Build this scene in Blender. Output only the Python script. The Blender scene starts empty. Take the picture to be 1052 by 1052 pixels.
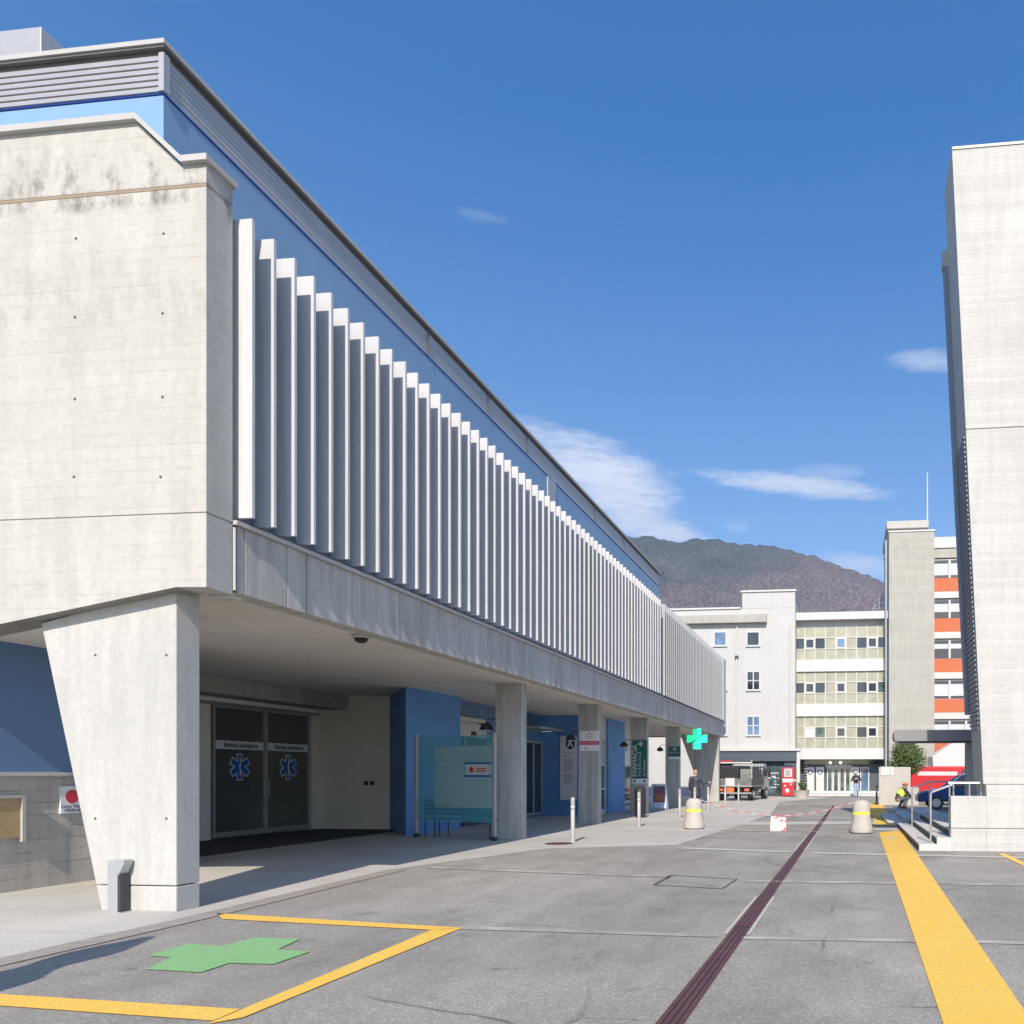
import bpy, bmesh, math, random
from mathutils import Vector, Matrix
random.seed(7)
S = bpy.context.scene
COL = S.collection
rad = math.radians
# ------------------------------------------------------------------ camera model (a level shift lens)
W = 1052.0; F = 820.0; CX = 779.0; HY = 794.5; CH = 1.6
TH = math.atan((870 - CX) / F); sT, cT = math.sin(TH), math.cos(TH)
def ray(px, py):
    u = (px - CX) / F; v = (HY - py) / F
    return Vector((-sT + u * cT, cT + u * sT, v))
def onX(px, py, X): r = ray(px, py); return Vector((0, 0, CH)) + r * (X / r.x)
def onY(px, py, Y): r = ray(px, py); return Vector((0, 0, CH)) + r * (Y / r.y)
def onG(px, py, z=0.0): r = ray(px, py); return Vector((0, 0, CH)) + r * ((z - CH) / r.z)
def atd(px, py, d): return Vector((0, 0, CH)) + ray(px, py) * d
# ------------------------------------------------------------------ materials
class NT:
    def __init__(s, tree): s.t = tree; s.l = tree.links
    def add(s, typ, props=None, **inp):
        n = s.t.nodes.new(typ)
        for k, v in (props or {}).items(): setattr(n, k, v)
        for k, v in inp.items():
            key = k.replace('_', ' ')
            sock = n.inputs[int(k[1:])] if (k[0] == 'i' and k[1:].isdigit()) else n.inputs[key]
            if hasattr(v, 'is_linked') or hasattr(v, 'links'): s.l.new(v, sock)
            else: sock.default_value = v
        return n
    def m(s, op, a, b=0.0, c=0.0, clamp=False):
        n = s.add('ShaderNodeMath', {'operation': op, 'use_clamp': clamp}, i0=a, i1=b, i2=c); return n.outputs[0]
    def mix(s, f, a, b, mode='MIX'):
        n = s.t.nodes.new('ShaderNodeMix'); n.data_type = 'RGBA'; n.blend_type = mode
        for sock, v in ((n.inputs[0], f), (n.inputs[6], a), (n.inputs[7], b)):
            if hasattr(v, 'links'): s.l.new(v, sock)
            else: sock.default_value = (tuple(v) + (1,) if isinstance(v, (tuple, list)) and len(v) == 3 else v)
        return n.outputs[2]
    def noise(s, vec, scale, detail=4.0, rough=0.55):
        n = s.add('ShaderNodeTexNoise', None, Vector=vec, Scale=scale, Detail=detail, Roughness=rough); return n.outputs[0]
    def ramp(s, f, stops):
        n = s.t.nodes.new('ShaderNodeValToRGB'); s.l.new(f, n.inputs[0]); e = n.color_ramp.elements
        while len(e) < len(stops): e.new(0.5)
        for q, (p, c) in zip(e, stops):
            q.position = p; q.color = (c, c, c, 1) if not isinstance(c, (tuple, list)) else tuple(c) + (1,)
        return n.outputs[0]
    def sc(s, vec, x, y, z):
        n = s.t.nodes.new('ShaderNodeVectorMath'); n.operation = 'MULTIPLY'; s.l.new(vec, n.inputs[0]); n.inputs[1].default_value = (x, y, z); return n.outputs[0]
def new_mat(name):
    m = bpy.data.materials.new(name); m.use_nodes = True
    for n in list(m.node_tree.nodes): m.node_tree.nodes.remove(n)
    g = NT(m.node_tree)
    out = g.add('ShaderNodeOutputMaterial'); b = g.add('ShaderNodeBsdfPrincipled'); g.l.new(b.outputs[0], out.inputs[0])
    g.b = b; g.out = out; g.co = g.add('ShaderNodeTexCoord').outputs['Object']
    return m, g
def setb(g, **k):
    for a, v in k.items():
        s = g.b.inputs[a.replace('_', ' ')]
        if hasattr(v, 'links'): g.l.new(v, s)
        else: s.default_value = tuple(v) + (1,) if isinstance(v, (tuple, list)) and len(v) == 3 else v
def bump(g, h, strength, dist):
    n = g.add('ShaderNodeBump', None, Height=h, Strength=strength, Distance=dist); g.l.new(n.outputs[0], g.b.inputs['Normal'])
def plain(name, col, rough=0.5, metal=0.0, var=0.12, scale=3.0, bmp=0.0, emit=0.0, spec=0.5):
    m, g = new_mat(name)
    n = g.noise(g.co, scale, 5.0, 0.6)
    f = g.ramp(n, [(0.3, 1 - var), (0.7, 1 + var * 0.6)])
    c = g.mix(1.0, col, f, 'MULTIPLY')
    setb(g, Base_Color=c, Roughness=rough, Metallic=metal)
    g.b.inputs['Specular IOR Level'].default_value = spec
    if bmp: bump(g, g.noise(g.co, scale * 8, 3.0), 0.4, bmp)
    if emit: setb(g, Emission_Color=col, Emission_Strength=emit)
    return m
def concrete(name, col, board=None, pitch=0.1, stain=0.25, bands=None, dark=0.35, boardamt=0.08):
    m, g = new_mat(name)
    sep = g.add('ShaderNodeSeparateXYZ', None, Vector=g.co)
    big = g.ramp(g.noise(g.co, 0.7, 6.0, 0.6), [(0.3, 1 - stain * 0.5), (0.7, 1.04)])
    fine = g.ramp(g.noise(g.co, 14.0, 6.0, 0.7), [(0.25, 0.9), (0.75, 1.06)])
    streak = g.ramp(g.noise(g.sc(g.co, 3.0, 3.0, 0.35), 1.6, 6.0, 0.65), [(0.35, 1 - stain), (0.6, 1.0)])
    c = g.mix(1.0, col, big, 'MULTIPLY'); c = g.mix(1.0, c, fine, 'MULTIPLY'); c = g.mix(0.8, c, streak, 'MULTIPLY')
    h = g.noise(g.co, 30.0, 4.0, 0.6)
    if board:
        wob = g.m('MULTIPLY', g.noise(g.co, 1.5, 2.0), 0.01)
        a = g.m('ADD', sep.outputs[2] if board == 'h' else (sep.outputs[0] if board == 'x' else sep.outputs[1]), wob)
        q = g.m('DIVIDE', a, pitch); fl = g.m('FLOOR', q); fr = g.m('SUBTRACT', q, fl)
        wn = g.add('ShaderNodeTexWhiteNoise', {'noise_dimensions': '1D'}, W=fl).outputs[0]
        tint = g.m('ADD', g.m('MULTIPLY', wn, boardamt), 1 - boardamt * 0.6)
        brk = g.ramp(g.noise(g.sc(g.co, 1.2, 1.2, 6.0), 1.3, 4.0, 0.6), [(0.4, 0.0), (0.6, 1.0)])
        line = g.m('MULTIPLY', g.m('LESS_THAN', fr, 0.06), brk)
        ln = g.m('SUBTRACT', 1.0, g.m('MULTIPLY', line, dark))
        c = g.mix(1.0, c, tint, 'MULTIPLY'); c = g.mix(1.0, c, ln, 'MULTIPLY')
        h = g.m('SUBTRACT', g.m('MULTIPLY', h, 0.5), line)
    for z0, z1, amt in (bands or []):
        up = g.add('ShaderNodeMapRange', {'interpolation_type': 'SMOOTHSTEP'}, Value=sep.outputs[2], From_Min=z0, From_Max=z0 + (z1 - z0) * 0.15).outputs[0]
        dn = g.add('ShaderNodeMapRange', {'interpolation_type': 'SMOOTHSTEP'}, Value=sep.outputs[2], From_Min=z1, From_Max=z0 + (z1 - z0) * 0.4).outputs[0]
        pat = g.ramp(g.noise(g.sc(g.co, 1.6, 1.6, 0.9), 2.4, 9.0, 0.7), [(0.48, 0.0), (0.66, 1.0)])
        f = g.m('MULTIPLY', g.m('MULTIPLY', up, dn), g.m('MULTIPLY', pat, amt))
        c = g.mix(f, c, (0.12, 0.105, 0.09))
    # air holes
    v = g.add('ShaderNodeTexVoronoi', None, Vector=g.co, Scale=9.0).outputs[0]
    c = g.mix(g.m('MULTIPLY', g.m('LESS_THAN', v, 0.05), 0.45), c, (0.1, 0.095, 0.09))
    setb(g, Base_Color=c, Roughness=0.85); g.b.inputs['Specular IOR Level'].default_value = 0.25
    bump(g, h, 0.5, 0.006)
    return m
M = {}
M['con_end'] = concrete('pale_board_concrete', (0.485, 0.468, 0.432), 'h', 0.14, 0.12, bands=[(7.95, 9.0, 0.75), (6.6, 7.93, 0.22), (3.5, 3.9, 0.2)], dark=0.09, boardamt=0.04)
M['con_pier'] = concrete('smooth_pier_concrete', (0.49, 0.485, 0.46), None, 0.1, 0.14)
M['con_beam'] = concrete('weathered_beam_concrete', (0.55, 0.53, 0.49), 'y', 0.16, 0.3, dark=0.12)
M['con_soffit'] = concrete('soffit_concrete', (0.78, 0.72, 0.64), None, 0.2, 0.12)
M['con_grey'] = concrete('grey_vertical_board_concrete', (0.50, 0.50, 0.475), 'x', 0.09, 0.35, dark=0.2)
M['con_low'] = concrete('rough_board_wall_concrete', (0.50, 0.465, 0.42), 'h', 0.17, 0.25, dark=0.5)
M['con_tower'] = concrete('pale_tower_concrete', (0.51, 0.50, 0.475), 'h', 0.085, 0.12, dark=0.12, boardamt=0.09)
M['con_far'] = concrete('far_tower_concrete', (0.41, 0.395, 0.355), 'h', 0.25, 0.14, dark=0.2)
M['con_step'] = concrete('step_concrete', (0.60, 0.585, 0.555), None, 0.2, 0.2)
M['con_block'] = concrete('beige_block_concrete', (0.47, 0.445, 0.41), None, 0.2, 0.1)
M['coping'] = plain('coping_metal', (0.44, 0.43, 0.41), 0.55, 0.0, 0.06)
M['edge_dark'] = plain('dark_joint_and_riser_shade', (0.10, 0.085, 0.07), 0.9)  # joints, cores and holes; on the step risers it paints their shade
M['fin'] = plain('white_fin_aluminium', (0.57, 0.575, 0.59), 0.42, 0.0, 0.05, 1.5)
def _finvar():
    nt = M['fin'].node_tree; g = NT(nt); b = [n for n in nt.nodes if n.type == 'BSDF_PRINCIPLED'][0]
    src = b.inputs['Base Color'].links[0].from_socket; rnd_ = g.add('ShaderNodeObjectInfo').outputs['Random']
    co = g.add('ShaderNodeTexCoord').outputs['Object']; st = g.ramp(g.noise(g.sc(co, 6.0, 6.0, 0.25), 2.0, 6.0, .6), [(0.4, 0.90), (0.6, 1.0)])
    c = g.mix(1.0, src, g.ramp(rnd_, [(0.0, 0.93), (1.0, 1.04)]), 'MULTIPLY'); c = g.mix(1.0, c, st, 'MULTIPLY'); nt.links.new(c, b.inputs['Base Color'])
_finvar()
M['backing'] = plain('slate_blue_backing', (0.17, 0.20, 0.26), 0.6)
M['band'] = plain('silver_metal_band', (0.42, 0.42, 0.43), 0.42, 0.25, 0.05)
M['band_dk'] = plain('brown_metal_edge', (0.16, 0.15, 0.14), 0.5, 0.3)
M['blue_up'] = plain('pale_blue_render', (0.20, 0.34, 0.51), 0.5, 0.0, 0.08, 1.2)
M['blue'] = plain('blue_render', (0.10, 0.27, 0.58), 0.6, 0.0, 0.12, 1.0)
M['blue_pan'] = plain('blue_glazed_panel', (0.11, 0.20, 0.37), 0.35, 0.0, 0.1, 1.0)
M['cream'] = plain('cream_render', (0.80, 0.75, 0.67), 0.8, 0.0, 0.08, 1.0, 0.002)
M['white'] = plain('white_paint', (0.54, 0.54, 0.53), 0.6, 0.0, 0.05, 0.5)
M['white_wall'] = concrete('white_wall_render', (0.49, 0.485, 0.475), None, 0.2, 0.07)
M['offwhite'] = plain('off_white_trim', (0.52, 0.51, 0.49), 0.5, 0.0, 0.06)
M['sign_white'] = plain('sign_white', (0.72, 0.73, 0.76), 0.4, 0.0, 0.03)
M['steel'] = plain('brushed_steel', (0.55, 0.55, 0.55), 0.38, 0.7, 0.06, 20)
M['steel_lt'] = plain('pale_post_paint', (0.43, 0.42, 0.40), 0.45, 0.2, 0.1, 8)
M['alu'] = plain('aluminium_frame', (0.45, 0.45, 0.45), 0.4, 0.4, 0.05)
M['grey_box'] = plain('grey_painted_metal', (0.40, 0.42, 0.43), 0.45, 0.3, 0.08, 6)
M['black'] = plain('black_rubber', (0.02, 0.02, 0.022), 0.6, 0.0, 0.2)
M['dark'] = plain('dark_metal', (0.055, 0.06, 0.07), 0.45, 0.3, 0.1)
M['shopdk'] = plain('slate_shop_panel', (0.075, 0.095, 0.12), 0.4, 0.1, 0.08)
M['mat'] = plain('dark_asphalt_mat', (0.035, 0.034, 0.034), 0.9, 0.0, 0.2, 20, 0.003)
M['red'] = plain('red_gloss_paint', (0.50, 0.03, 0.035), 0.3, 0.0, 0.06)
M['red_sign'] = plain('red_sign_vinyl', (0.55, 0.03, 0.05), 0.4, 0.0, 0.03)
M['navy'] = plain('navy_vinyl', (0.02, 0.03, 0.09), 0.4, 0.0, 0.03)
M['emblem_blue'] = plain('emblem_blue', (0.01, 0.12, 0.42), 0.35, 0.0, 0.03)
M['farm_green'] = plain('pharmacy_green', (0.01, 0.13, 0.09), 0.4, 0.0, 0.04)
M['led_green'] = plain('lit_green_cross', (0.02, 0.75, 0.35), 0.4, 0.0, 0.02, emit=0.55)
M['lamp_on'] = plain('lit_lamp', (0.75, 1.0, 0.92), 0.4, 0.0, 0.0, emit=0.6)
M['lampglass'] = plain('lamp_diffuser', (0.62, 0.62, 0.58), 0.3)
M['orange'] = plain('orange_brick', (0.50, 0.135, 0.06), 0.8, 0.0, 0.15, 6.0, 0.003)
M['orange_pl'] = plain('orange_reflector', (0.8, 0.17, 0.06), 0.4)
M['wood'] = plain('tan_wood_panel', (0.42, 0.29, 0.15), 0.6, 0.0, 0.15, 4)
M['panel_far'] = plain('beige_curtain_panel', (0.36, 0.35, 0.27), 0.35, 0.0, 0.2, 1.5)
M['carblue'] = plain('dark_blue_car_paint', (0.03, 0.07, 0.19), 0.25, 0.2, 0.05)
M['yellow_band'] = plain('yellow_reflective', (0.85, 0.80, 0.05), 0.4)
M['chainred'] = plain('barrier_red', (0.75, 0.06, 0.08), 0.4)
M['puffer'] = plain('dark_grey_puffer', (0.045, 0.05, 0.075), 0.5, 0.0, 0.3, 12)
M['jacket'] = plain('dark_jacket_cloth', (0.035, 0.035, 0.038), 0.8)
M['skin'] = plain('skin', (0.55, 0.32, 0.23), 0.55, 0.0, 0.04)
M['blond'] = plain('blond_hair', (0.45, 0.32, 0.17), 0.7, 0.0, 0.25, 40)
M['darktrouser'] = plain('black_trouser_cloth', (0.02, 0.02, 0.024), 0.8)
M['jeans'] = plain('light_blue_denim', (0.25, 0.36, 0.52), 0.8, 0.0, 0.15, 12)
M['greycloth'] = plain('grey_work_trouser', (0.10, 0.10, 0.11), 0.8)
M['hivis'] = plain('hi_vis_yellow', (0.55, 0.85, 0.08), 0.6)
M['orangecap'] = plain('orange_helmet', (0.75, 0.16, 0.05), 0.4)
M['bark'] = plain('bark', (0.10, 0.075, 0.05), 0.9, 0.0, 0.3, 12)
M['poster'] = plain('poster_mauve', (0.20, 0.10, 0.16), 0.4, 0.0, 0.6, 5)
M['poster2'] = plain('poster_orange', (0.42, 0.14, 0.07), 0.4, 0.0, 0.5, 7)
M['graytext'] = plain('grey_print', (0.30, 0.31, 0.33), 0.5, 0.0, 0.02)
M['asph_line'] = plain('pale_joint_mortar', (0.35, 0.33, 0.295), 0.9, 0.0, 0.5, 1.8)
def glass_mat(name, col, rough=0.05, alpha=1.0, var=0.4, scale=0.6):
    m, g = new_mat(name)
    f = g.ramp(g.noise(g.co, scale, 3.0), [(0.35, 1 - var), (0.65, 1 + var)])
    setb(g, Base_Color=g.mix(1.0, col, f, 'MULTIPLY'), Roughness=rough, Alpha=alpha); g.b.inputs['Specular IOR Level'].default_value = 0.7
    return m
M['glass_dk'] = glass_mat('dark_window_glass', (0.035, 0.042, 0.05), 0.06)
M['glass_door'] = glass_mat('tinted_door_glass', (0.10, 0.10, 0.088), 0.12, var=0.15)
M['glass_blue'] = glass_mat('blue_window_glass', (0.12, 0.20, 0.32), 0.06)
M['glass_green'] = glass_mat('greenish_lobby_glass', (0.06, 0.10, 0.085), 0.06, var=0.6, scale=1.5)
M['glass_blind'] = glass_mat('window_with_white_blind', (0.50, 0.53, 0.56), 0.15, var=0.1)
M['shopglass'] = glass_mat('shop_glass', (0.05, 0.08, 0.09), 0.06, var=0.7, scale=1.2)
M['teal'] = glass_mat('clear_teal_glass', (0.10, 0.48, 0.62), 0.05, 0.38, 0.05)
M['frost'] = glass_mat('frosted_teal_film', (0.40, 0.62, 0.66), 0.4, 0.55, 0.06)
def louvre_mat():
    m, g = new_mat('blue_grey_louvre'); setb(g, Base_Color=(0.22, 0.245, 0.29), Roughness=0.5, Metallic=0.2); return m
M['louvre'] = louvre_mat()
def paint_mat(name, col, wear=0.35):
    m, g = new_mat(name)
    n = g.noise(g.co, 45.0, 5.0, 0.7); n2 = g.noise(g.co, 1.5, 5.0, 0.6)
    f = g.m('MULTIPLY', g.ramp(n, [(0.46, 0.0), (0.60, 1.0)]), g.ramp(n2, [(0.38, wear * 0.5), (0.62, min(1.0, wear * 1.7))]))
    c = g.mix(f, col, (0.24, 0.225, 0.205)); c = g.mix(1.0, c, g.ramp(n2, [(0.3, 0.9), (0.7, 1.05)]), 'MULTIPLY')
    setb(g, Base_Color=c, Roughness=0.8); bump(g, g.noise(g.co, 90.0, 3.0), 0.3, 0.004); return m
M['yellow'] = paint_mat('yellow_road_paint', (0.82, 0.50, 0.065), 0.27)
M['yellow_far'] = paint_mat('faded_yellow_paint', (0.62, 0.50, 0.20), 0.9)
M['green'] = paint_mat('green_road_paint', (0.20, 0.46, 0.17), 0.5)
def asphalt():
    m, g = new_mat('worn_grey_asphalt')
    v = g.add('ShaderNodeTexVoronoi', None, Vector=g.co, Scale=95.0)
    agg = g.add('ShaderNodeSeparateColor', None, Color=v.outputs['Color']).outputs[0]
    big = g.noise(g.co, 0.22, 6.0, 0.6); mid = g.noise(g.sc(g.co, 1.0, 0.5, 1.0), 1.7, 6.0, 0.65); fn = g.noise(g.co, 25.0, 6.0, 0.75)
    c = g.ramp(big, [(0.3, (0.25, 0.234, 0.207)), (0.5, (0.308, 0.288, 0.256)), (0.7, (0.355, 0.332, 0.295))])
    c = g.mix(1.0, c, g.ramp(mid, [(0.3, 0.80), (0.7, 1.12)]), 'MULTIPLY')
    c = g.mix(1.0, c, g.ramp(agg, [(0.0, 0.78), (0.8, 1.05), (0.97, 1.5)]), 'MULTIPLY')
    c = g.mix(1.0, c, g.ramp(fn, [(0.3, 0.85), (0.7, 1.15)]), 'MULTIPLY')
    pt = g.noise(g.sc(g.co, 0.55, 0.16, 1.0), 1.0, 5.0, 0.6)
    c = g.mix(1.0, c, g.ramp(pt, [(0.35, 0.84), (0.52, 1.0), (0.68, 1.08)]), 'MULTIPLY')
    dirt = g.ramp(g.noise(g.sc(g.co, 0.9, 0.5, 1.0), 0.6, 9.0, 0.75), [(0.52, 0.0), (0.62, 1.0)])
    c = g.mix(g.m('MULTIPLY', dirt, 0.28), c, (0.36, 0.325, 0.285))
    # oil spots and cracks
    spot = g.ramp(g.noise(g.co, 2.3, 3.0, 0.5), [(0.66, 0.0), (0.74, 1.0)])
    c = g.mix(g.m('MULTIPLY', spot, 0.35), c, (0.06, 0.055, 0.055))
    cr = g.add('ShaderNodeTexVoronoi', {'feature': 'DISTANCE_TO_EDGE'}, Vector=g.mix(0.12, g.co, g.add('ShaderNodeTexNoise', None, Vector=g.co, Scale=1.5, Detail=6.0).outputs['Color']), Scale=0.35).outputs[0]
    crm = g.m('MULTIPLY', g.m('LESS_THAN', cr, 0.0045), g.ramp(g.noise(g.co, 0.5, 2.0), [(0.5, 0.0), (0.62, 1.0)]))
    c = g.mix(g.m('MULTIPLY', crm, 0.55), c, (0.05, 0.045, 0.04))
    setb(g, Base_Color=c, Roughness=0.88); g.b.inputs['Specular IOR Level'].default_value = 0.3
    bump(g, g.m('ADD', g.m('MULTIPLY', agg, 0.6), fn), 0.6, 0.006)
    return m
M['asphalt'] = asphalt()
def paving():
    m, g = new_mat('pale_concrete_paving')
    big = g.noise(g.co, 0.5, 6.0, 0.65); fn = g.noise(g.co, 40.0, 5.0, 0.7)
    c = g.ramp(big, [(0.3, (0.41, 0.39, 0.352)), (0.7, (0.54, 0.512, 0.465))])
    c = g.mix(1.0, c, g.ramp(fn, [(0.3, 0.82), (0.7, 1.14)]), 'MULTIPLY')
    br = g.add('ShaderNodeTexBrick', {'offset': 0.0}, Vector=g.co, Scale=1.0, Mortar_Size=0.012, Mortar_Smooth=0.3, Brick_Width=3.0, Row_Height=2.4, Color1=(1, 1, 1, 1), Color2=(0.9, 0.9, 0.9, 1), Mortar=(0.72, 0.7, 0.68, 1)).outputs[0]
    c = g.mix(1.0, c, br, 'MULTIPLY')
    setb(g, Base_Color=c, Roughness=0.9); bump(g, fn, 0.4, 0.004); return m
M['paving'] = paving()
M['kerb'] = plain('brown_kerb_strip', (0.30, 0.265, 0.235), 0.9, 0.0, 0.2, 6, 0.003)
M['drain'] = plain('rust_purple_drain_iron', (0.115, 0.045, 0.05), 0.7, 0.1, 0.35, 5, 0.004)
M['mountain'] = None
def mountain():
    m, g = new_mat('wooded_mountain')
    n = g.noise(g.co, 0.0028, 7.0, 0.62); n2 = g.noise(g.sc(g.co, 1, 1, 0.45), 0.09, 8.0, 0.75); v = g.add('ShaderNodeTexVoronoi', None, Vector=g.sc(g.co, 1.0, 0.6, 0.45), Scale=0.11)
    z = g.add('ShaderNodeSeparateXYZ', None, Vector=g.co)
    hh = g.m('MULTIPLY', g.m('ADD', z.outputs[2], -650.0), 0.001); xx = g.m('MULTIPLY', g.m('ADD', z.outputs[0], 200.0), -0.0005)
    f = g.m('ADD', g.m('ADD', g.m('ADD', n, hh), xx), g.m('MULTIPLY', g.m('SUBTRACT', n2, .5), .7))
    c = g.ramp(f, [(0.40, (0.20, 0.15, 0.14)), (0.60, (0.165, 0.13, 0.115)), (0.72, (0.12, 0.115, 0.10)), (0.88, (0.075, 0.085, 0.07))])
    tex = g.ramp(n2, [(0.35, 0.5), (0.65, 1.5)])
    c = g.mix(1.0, c, tex, 'MULTIPLY')
    c = g.mix(1.0, c, g.ramp(v.outputs[0], [(0.1, 1.2), (0.8, 0.65)]), 'MULTIPLY')
    setb(g, Base_Color=c, Roughness=1.0); g.b.inputs['Specular IOR Level'].default_value = 0.0
    bump(g, g.m('ADD', n2, g.m('MULTIPLY', v.outputs[0], -0.6)), 0.8, 6.0); return m
M['mountain'] = mountain()
def leafm(name, col):
    m, g = new_mat(name)
    r = g.add('ShaderNodeNewGeometry').outputs['Random Per Island']
    c = g.mix(1.0, col, g.ramp(r, [(0.0, 0.55), (1.0, 1.6)]), 'MULTIPLY')
    setb(g, Base_Color=c, Roughness=0.6); return m
M['leaf'] = leafm('olive_leaf', (0.085, 0.12, 0.035))
M['leaf_dk'] = leafm('dark_conifer_leaf', (0.035, 0.055, 0.025))
# ------------------------------------------------------------------ mesh helpers
class MB:
    def __init__(s): s.v = []; s.f = []
    def poly(s, pts): i = len(s.v); s.v += [tuple(p) for p in pts]; s.f.append(tuple(range(i, i + len(pts)))); return s
    def box(s, x0, x1, y0, y1, z0, z1):
        return s.prism([(x0, y0), (x1, y0), (x1, y1), (x0, y1)], z0, z1)
    def prism(s, pts, z0, z1):      # plan polygon extruded up
        n = len(pts); i = len(s.v)
        s.v += [(p[0], p[1], z0) for p in pts] + [(p[0], p[1], z1) for p in pts]
        s.f.append(tuple(i + k for k in range(n))[::-1]); s.f.append(tuple(i + n + k for k in range(n)))
        for k in range(n): s.f.append((i + k, i + (k + 1) % n, i + n + (k + 1) % n, i + n + k))
        return s
    def slab(s, pts, d):            # 3-D polygon + thickness vector
        n = len(pts); i = len(s.v); d = Vector(d)
        s.v += [tuple(p) for p in pts] + [tuple(Vector(p) + d) for p in pts]
        s.f.append(tuple(i + k for k in range(n))[::-1]); s.f.append(tuple(i + n + k for k in range(n)))
        for k in range(n): s.f.append((i + k, i + (k + 1) % n, i + n + (k + 1) % n, i + n + k))
        return s
    def tube(s, pts, r, seg=10, cap=True, sy=1.0):
        pts = [Vector(p) for p in pts]; rs = r if isinstance(r, (list, tuple)) else [r] * len(pts)
        rings = []; prev = None
        for k, p in enumerate(pts):
            d = (pts[min(k + 1, len(pts) - 1)] - pts[max(k - 1, 0)]).normalized()
            if prev is None: a = Vector((0, 1, 0)) if abs(d.y) < 0.9 else Vector((1, 0, 0)); a = (a - d * a.dot(d)).normalized()
            else: a = (prev - d * prev.dot(d)).normalized()
            prev = a; b = d.cross(a); i = len(s.v)
            for q in range(seg):
                t = 2 * math.pi * q / seg; s.v.append(tuple(p + (a * math.cos(t) * sy + b * math.sin(t)) * rs[k]))
            rings.append(i)
        for r0, r1 in zip(rings, rings[1:]):
            for q in range(seg): s.f.append((r0 + q, r0 + (q + 1) % seg, r1 + (q + 1) % seg, r1 + q))
        if cap: s.f.append(tuple(rings[0] + q for q in range(seg))[::-1]); s.f.append(tuple(rings[-1] + q for q in range(seg)))
        return s
    def lathe(s, x, y, prof, seg=20):
        i = len(s.v)
        for r, z in prof:
            for q in range(seg): t = 2 * math.pi * q / seg; s.v.append((x + r * math.cos(t), y + r * math.sin(t), z))
        for k in range(len(prof) - 1):
            for q in range(seg):
                a = i + k * seg; s.f.append((a + q, a + (q + 1) % seg, a + seg + (q + 1) % seg, a + seg + q))
        s.f.append(tuple(i + q for q in range(seg))[::-1]); s.f.append(tuple(i + (len(prof) - 1) * seg + q for q in range(seg)))
        return s
    def ball(s, c, rx, ry, rz, seg=12, rings=8):
        i = len(s.v); c = Vector(c)
        for k in range(1, rings):
            ph = math.pi * k / rings
            for q in range(seg): t = 2 * math.pi * q / seg; s.v.append((c.x + rx * math.sin(ph) * math.cos(t), c.y + ry * math.sin(ph) * math.sin(t), c.z + rz * math.cos(ph)))
        top = len(s.v); s.v.append((c.x, c.y, c.z + rz)); bot = len(s.v); s.v.append((c.x, c.y, c.z - rz))
        for k in range(rings - 2):
            for q in range(seg): a = i + k * seg; s.f.append((a + q, a + seg + q, a + seg + (q + 1) % seg, a + (q + 1) % seg))
        for q in range(seg): s.f.append((top, i + q, i + (q + 1) % seg)); a = i + (rings - 2) * seg; s.f.append((bot, a + (q + 1) % seg, a + q))
        return s
    def build(s, name, mat, parent=None, bevel=0.0, smooth=False):
        root = parent
        while root is not None and root.parent is not None: root = root.parent
        off = Vector(root.get('_o', (0, 0, 0))) if root is not None else Vector((0, 0, 0))
        me = bpy.data.meshes.new(name)
        me.from_pydata([tuple(Vector(p) - off) for p in s.v], [], s.f); me.update()
        bm = bmesh.new(); bm.from_mesh(me); bmesh.ops.recalc_face_normals(bm, faces=bm.faces); bm.to_mesh(me); bm.free()
        me.materials.append(M[mat] if isinstance(mat, str) else mat)
        if smooth:
            for p in me.polygons: p.use_smooth = True
            try: me.set_sharp_from_angle(angle=rad(40))
            except Exception: pass
        o = bpy.data.objects.new(name, me); COL.objects.link(o)
        if parent is not None: o.parent = parent
        if bevel:
            b = o.modifiers.new('bevel', 'BEVEL'); b.width = bevel; b.segments = 2; b.limit_method = 'ANGLE'
        return o
def tag(o, label=None, cat=None, group=None, kind=None):
    if label: o['label'] = label
    if cat: o['category'] = cat
    if group: o['group'] = group
    if kind: o['kind'] = kind
    return o
def thing(name, label, cat, loc=(0, 0, 0), rz=0.0, group=None, local=False):
    o = bpy.data.objects.new(name, None); o.empty_display_size = 0.2; COL.objects.link(o)
    o.location = loc; o.rotation_euler = (0, 0, rz)
    o['_o'] = (0.0, 0.0, 0.0) if local else tuple(float(c) for c in loc)
    return tag(o, label, cat, group)
def struct(name, mb, mat): return tag(mb.build(name, mat), kind='structure')
def dup(o, label=None, loc=None, rz=None):
    r = o.copy(); COL.objects.link(r)
    if label: r['label'] = label
    if loc is not None: r.location = loc
    if rz is not None: r.rotation_euler = (0, 0, rz)
    for c in list(o.children):
        d = c.copy(); COL.objects.link(d); d.parent = r
        for e in list(c.children): q = e.copy(); COL.objects.link(q); q.parent = d
    return r
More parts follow.
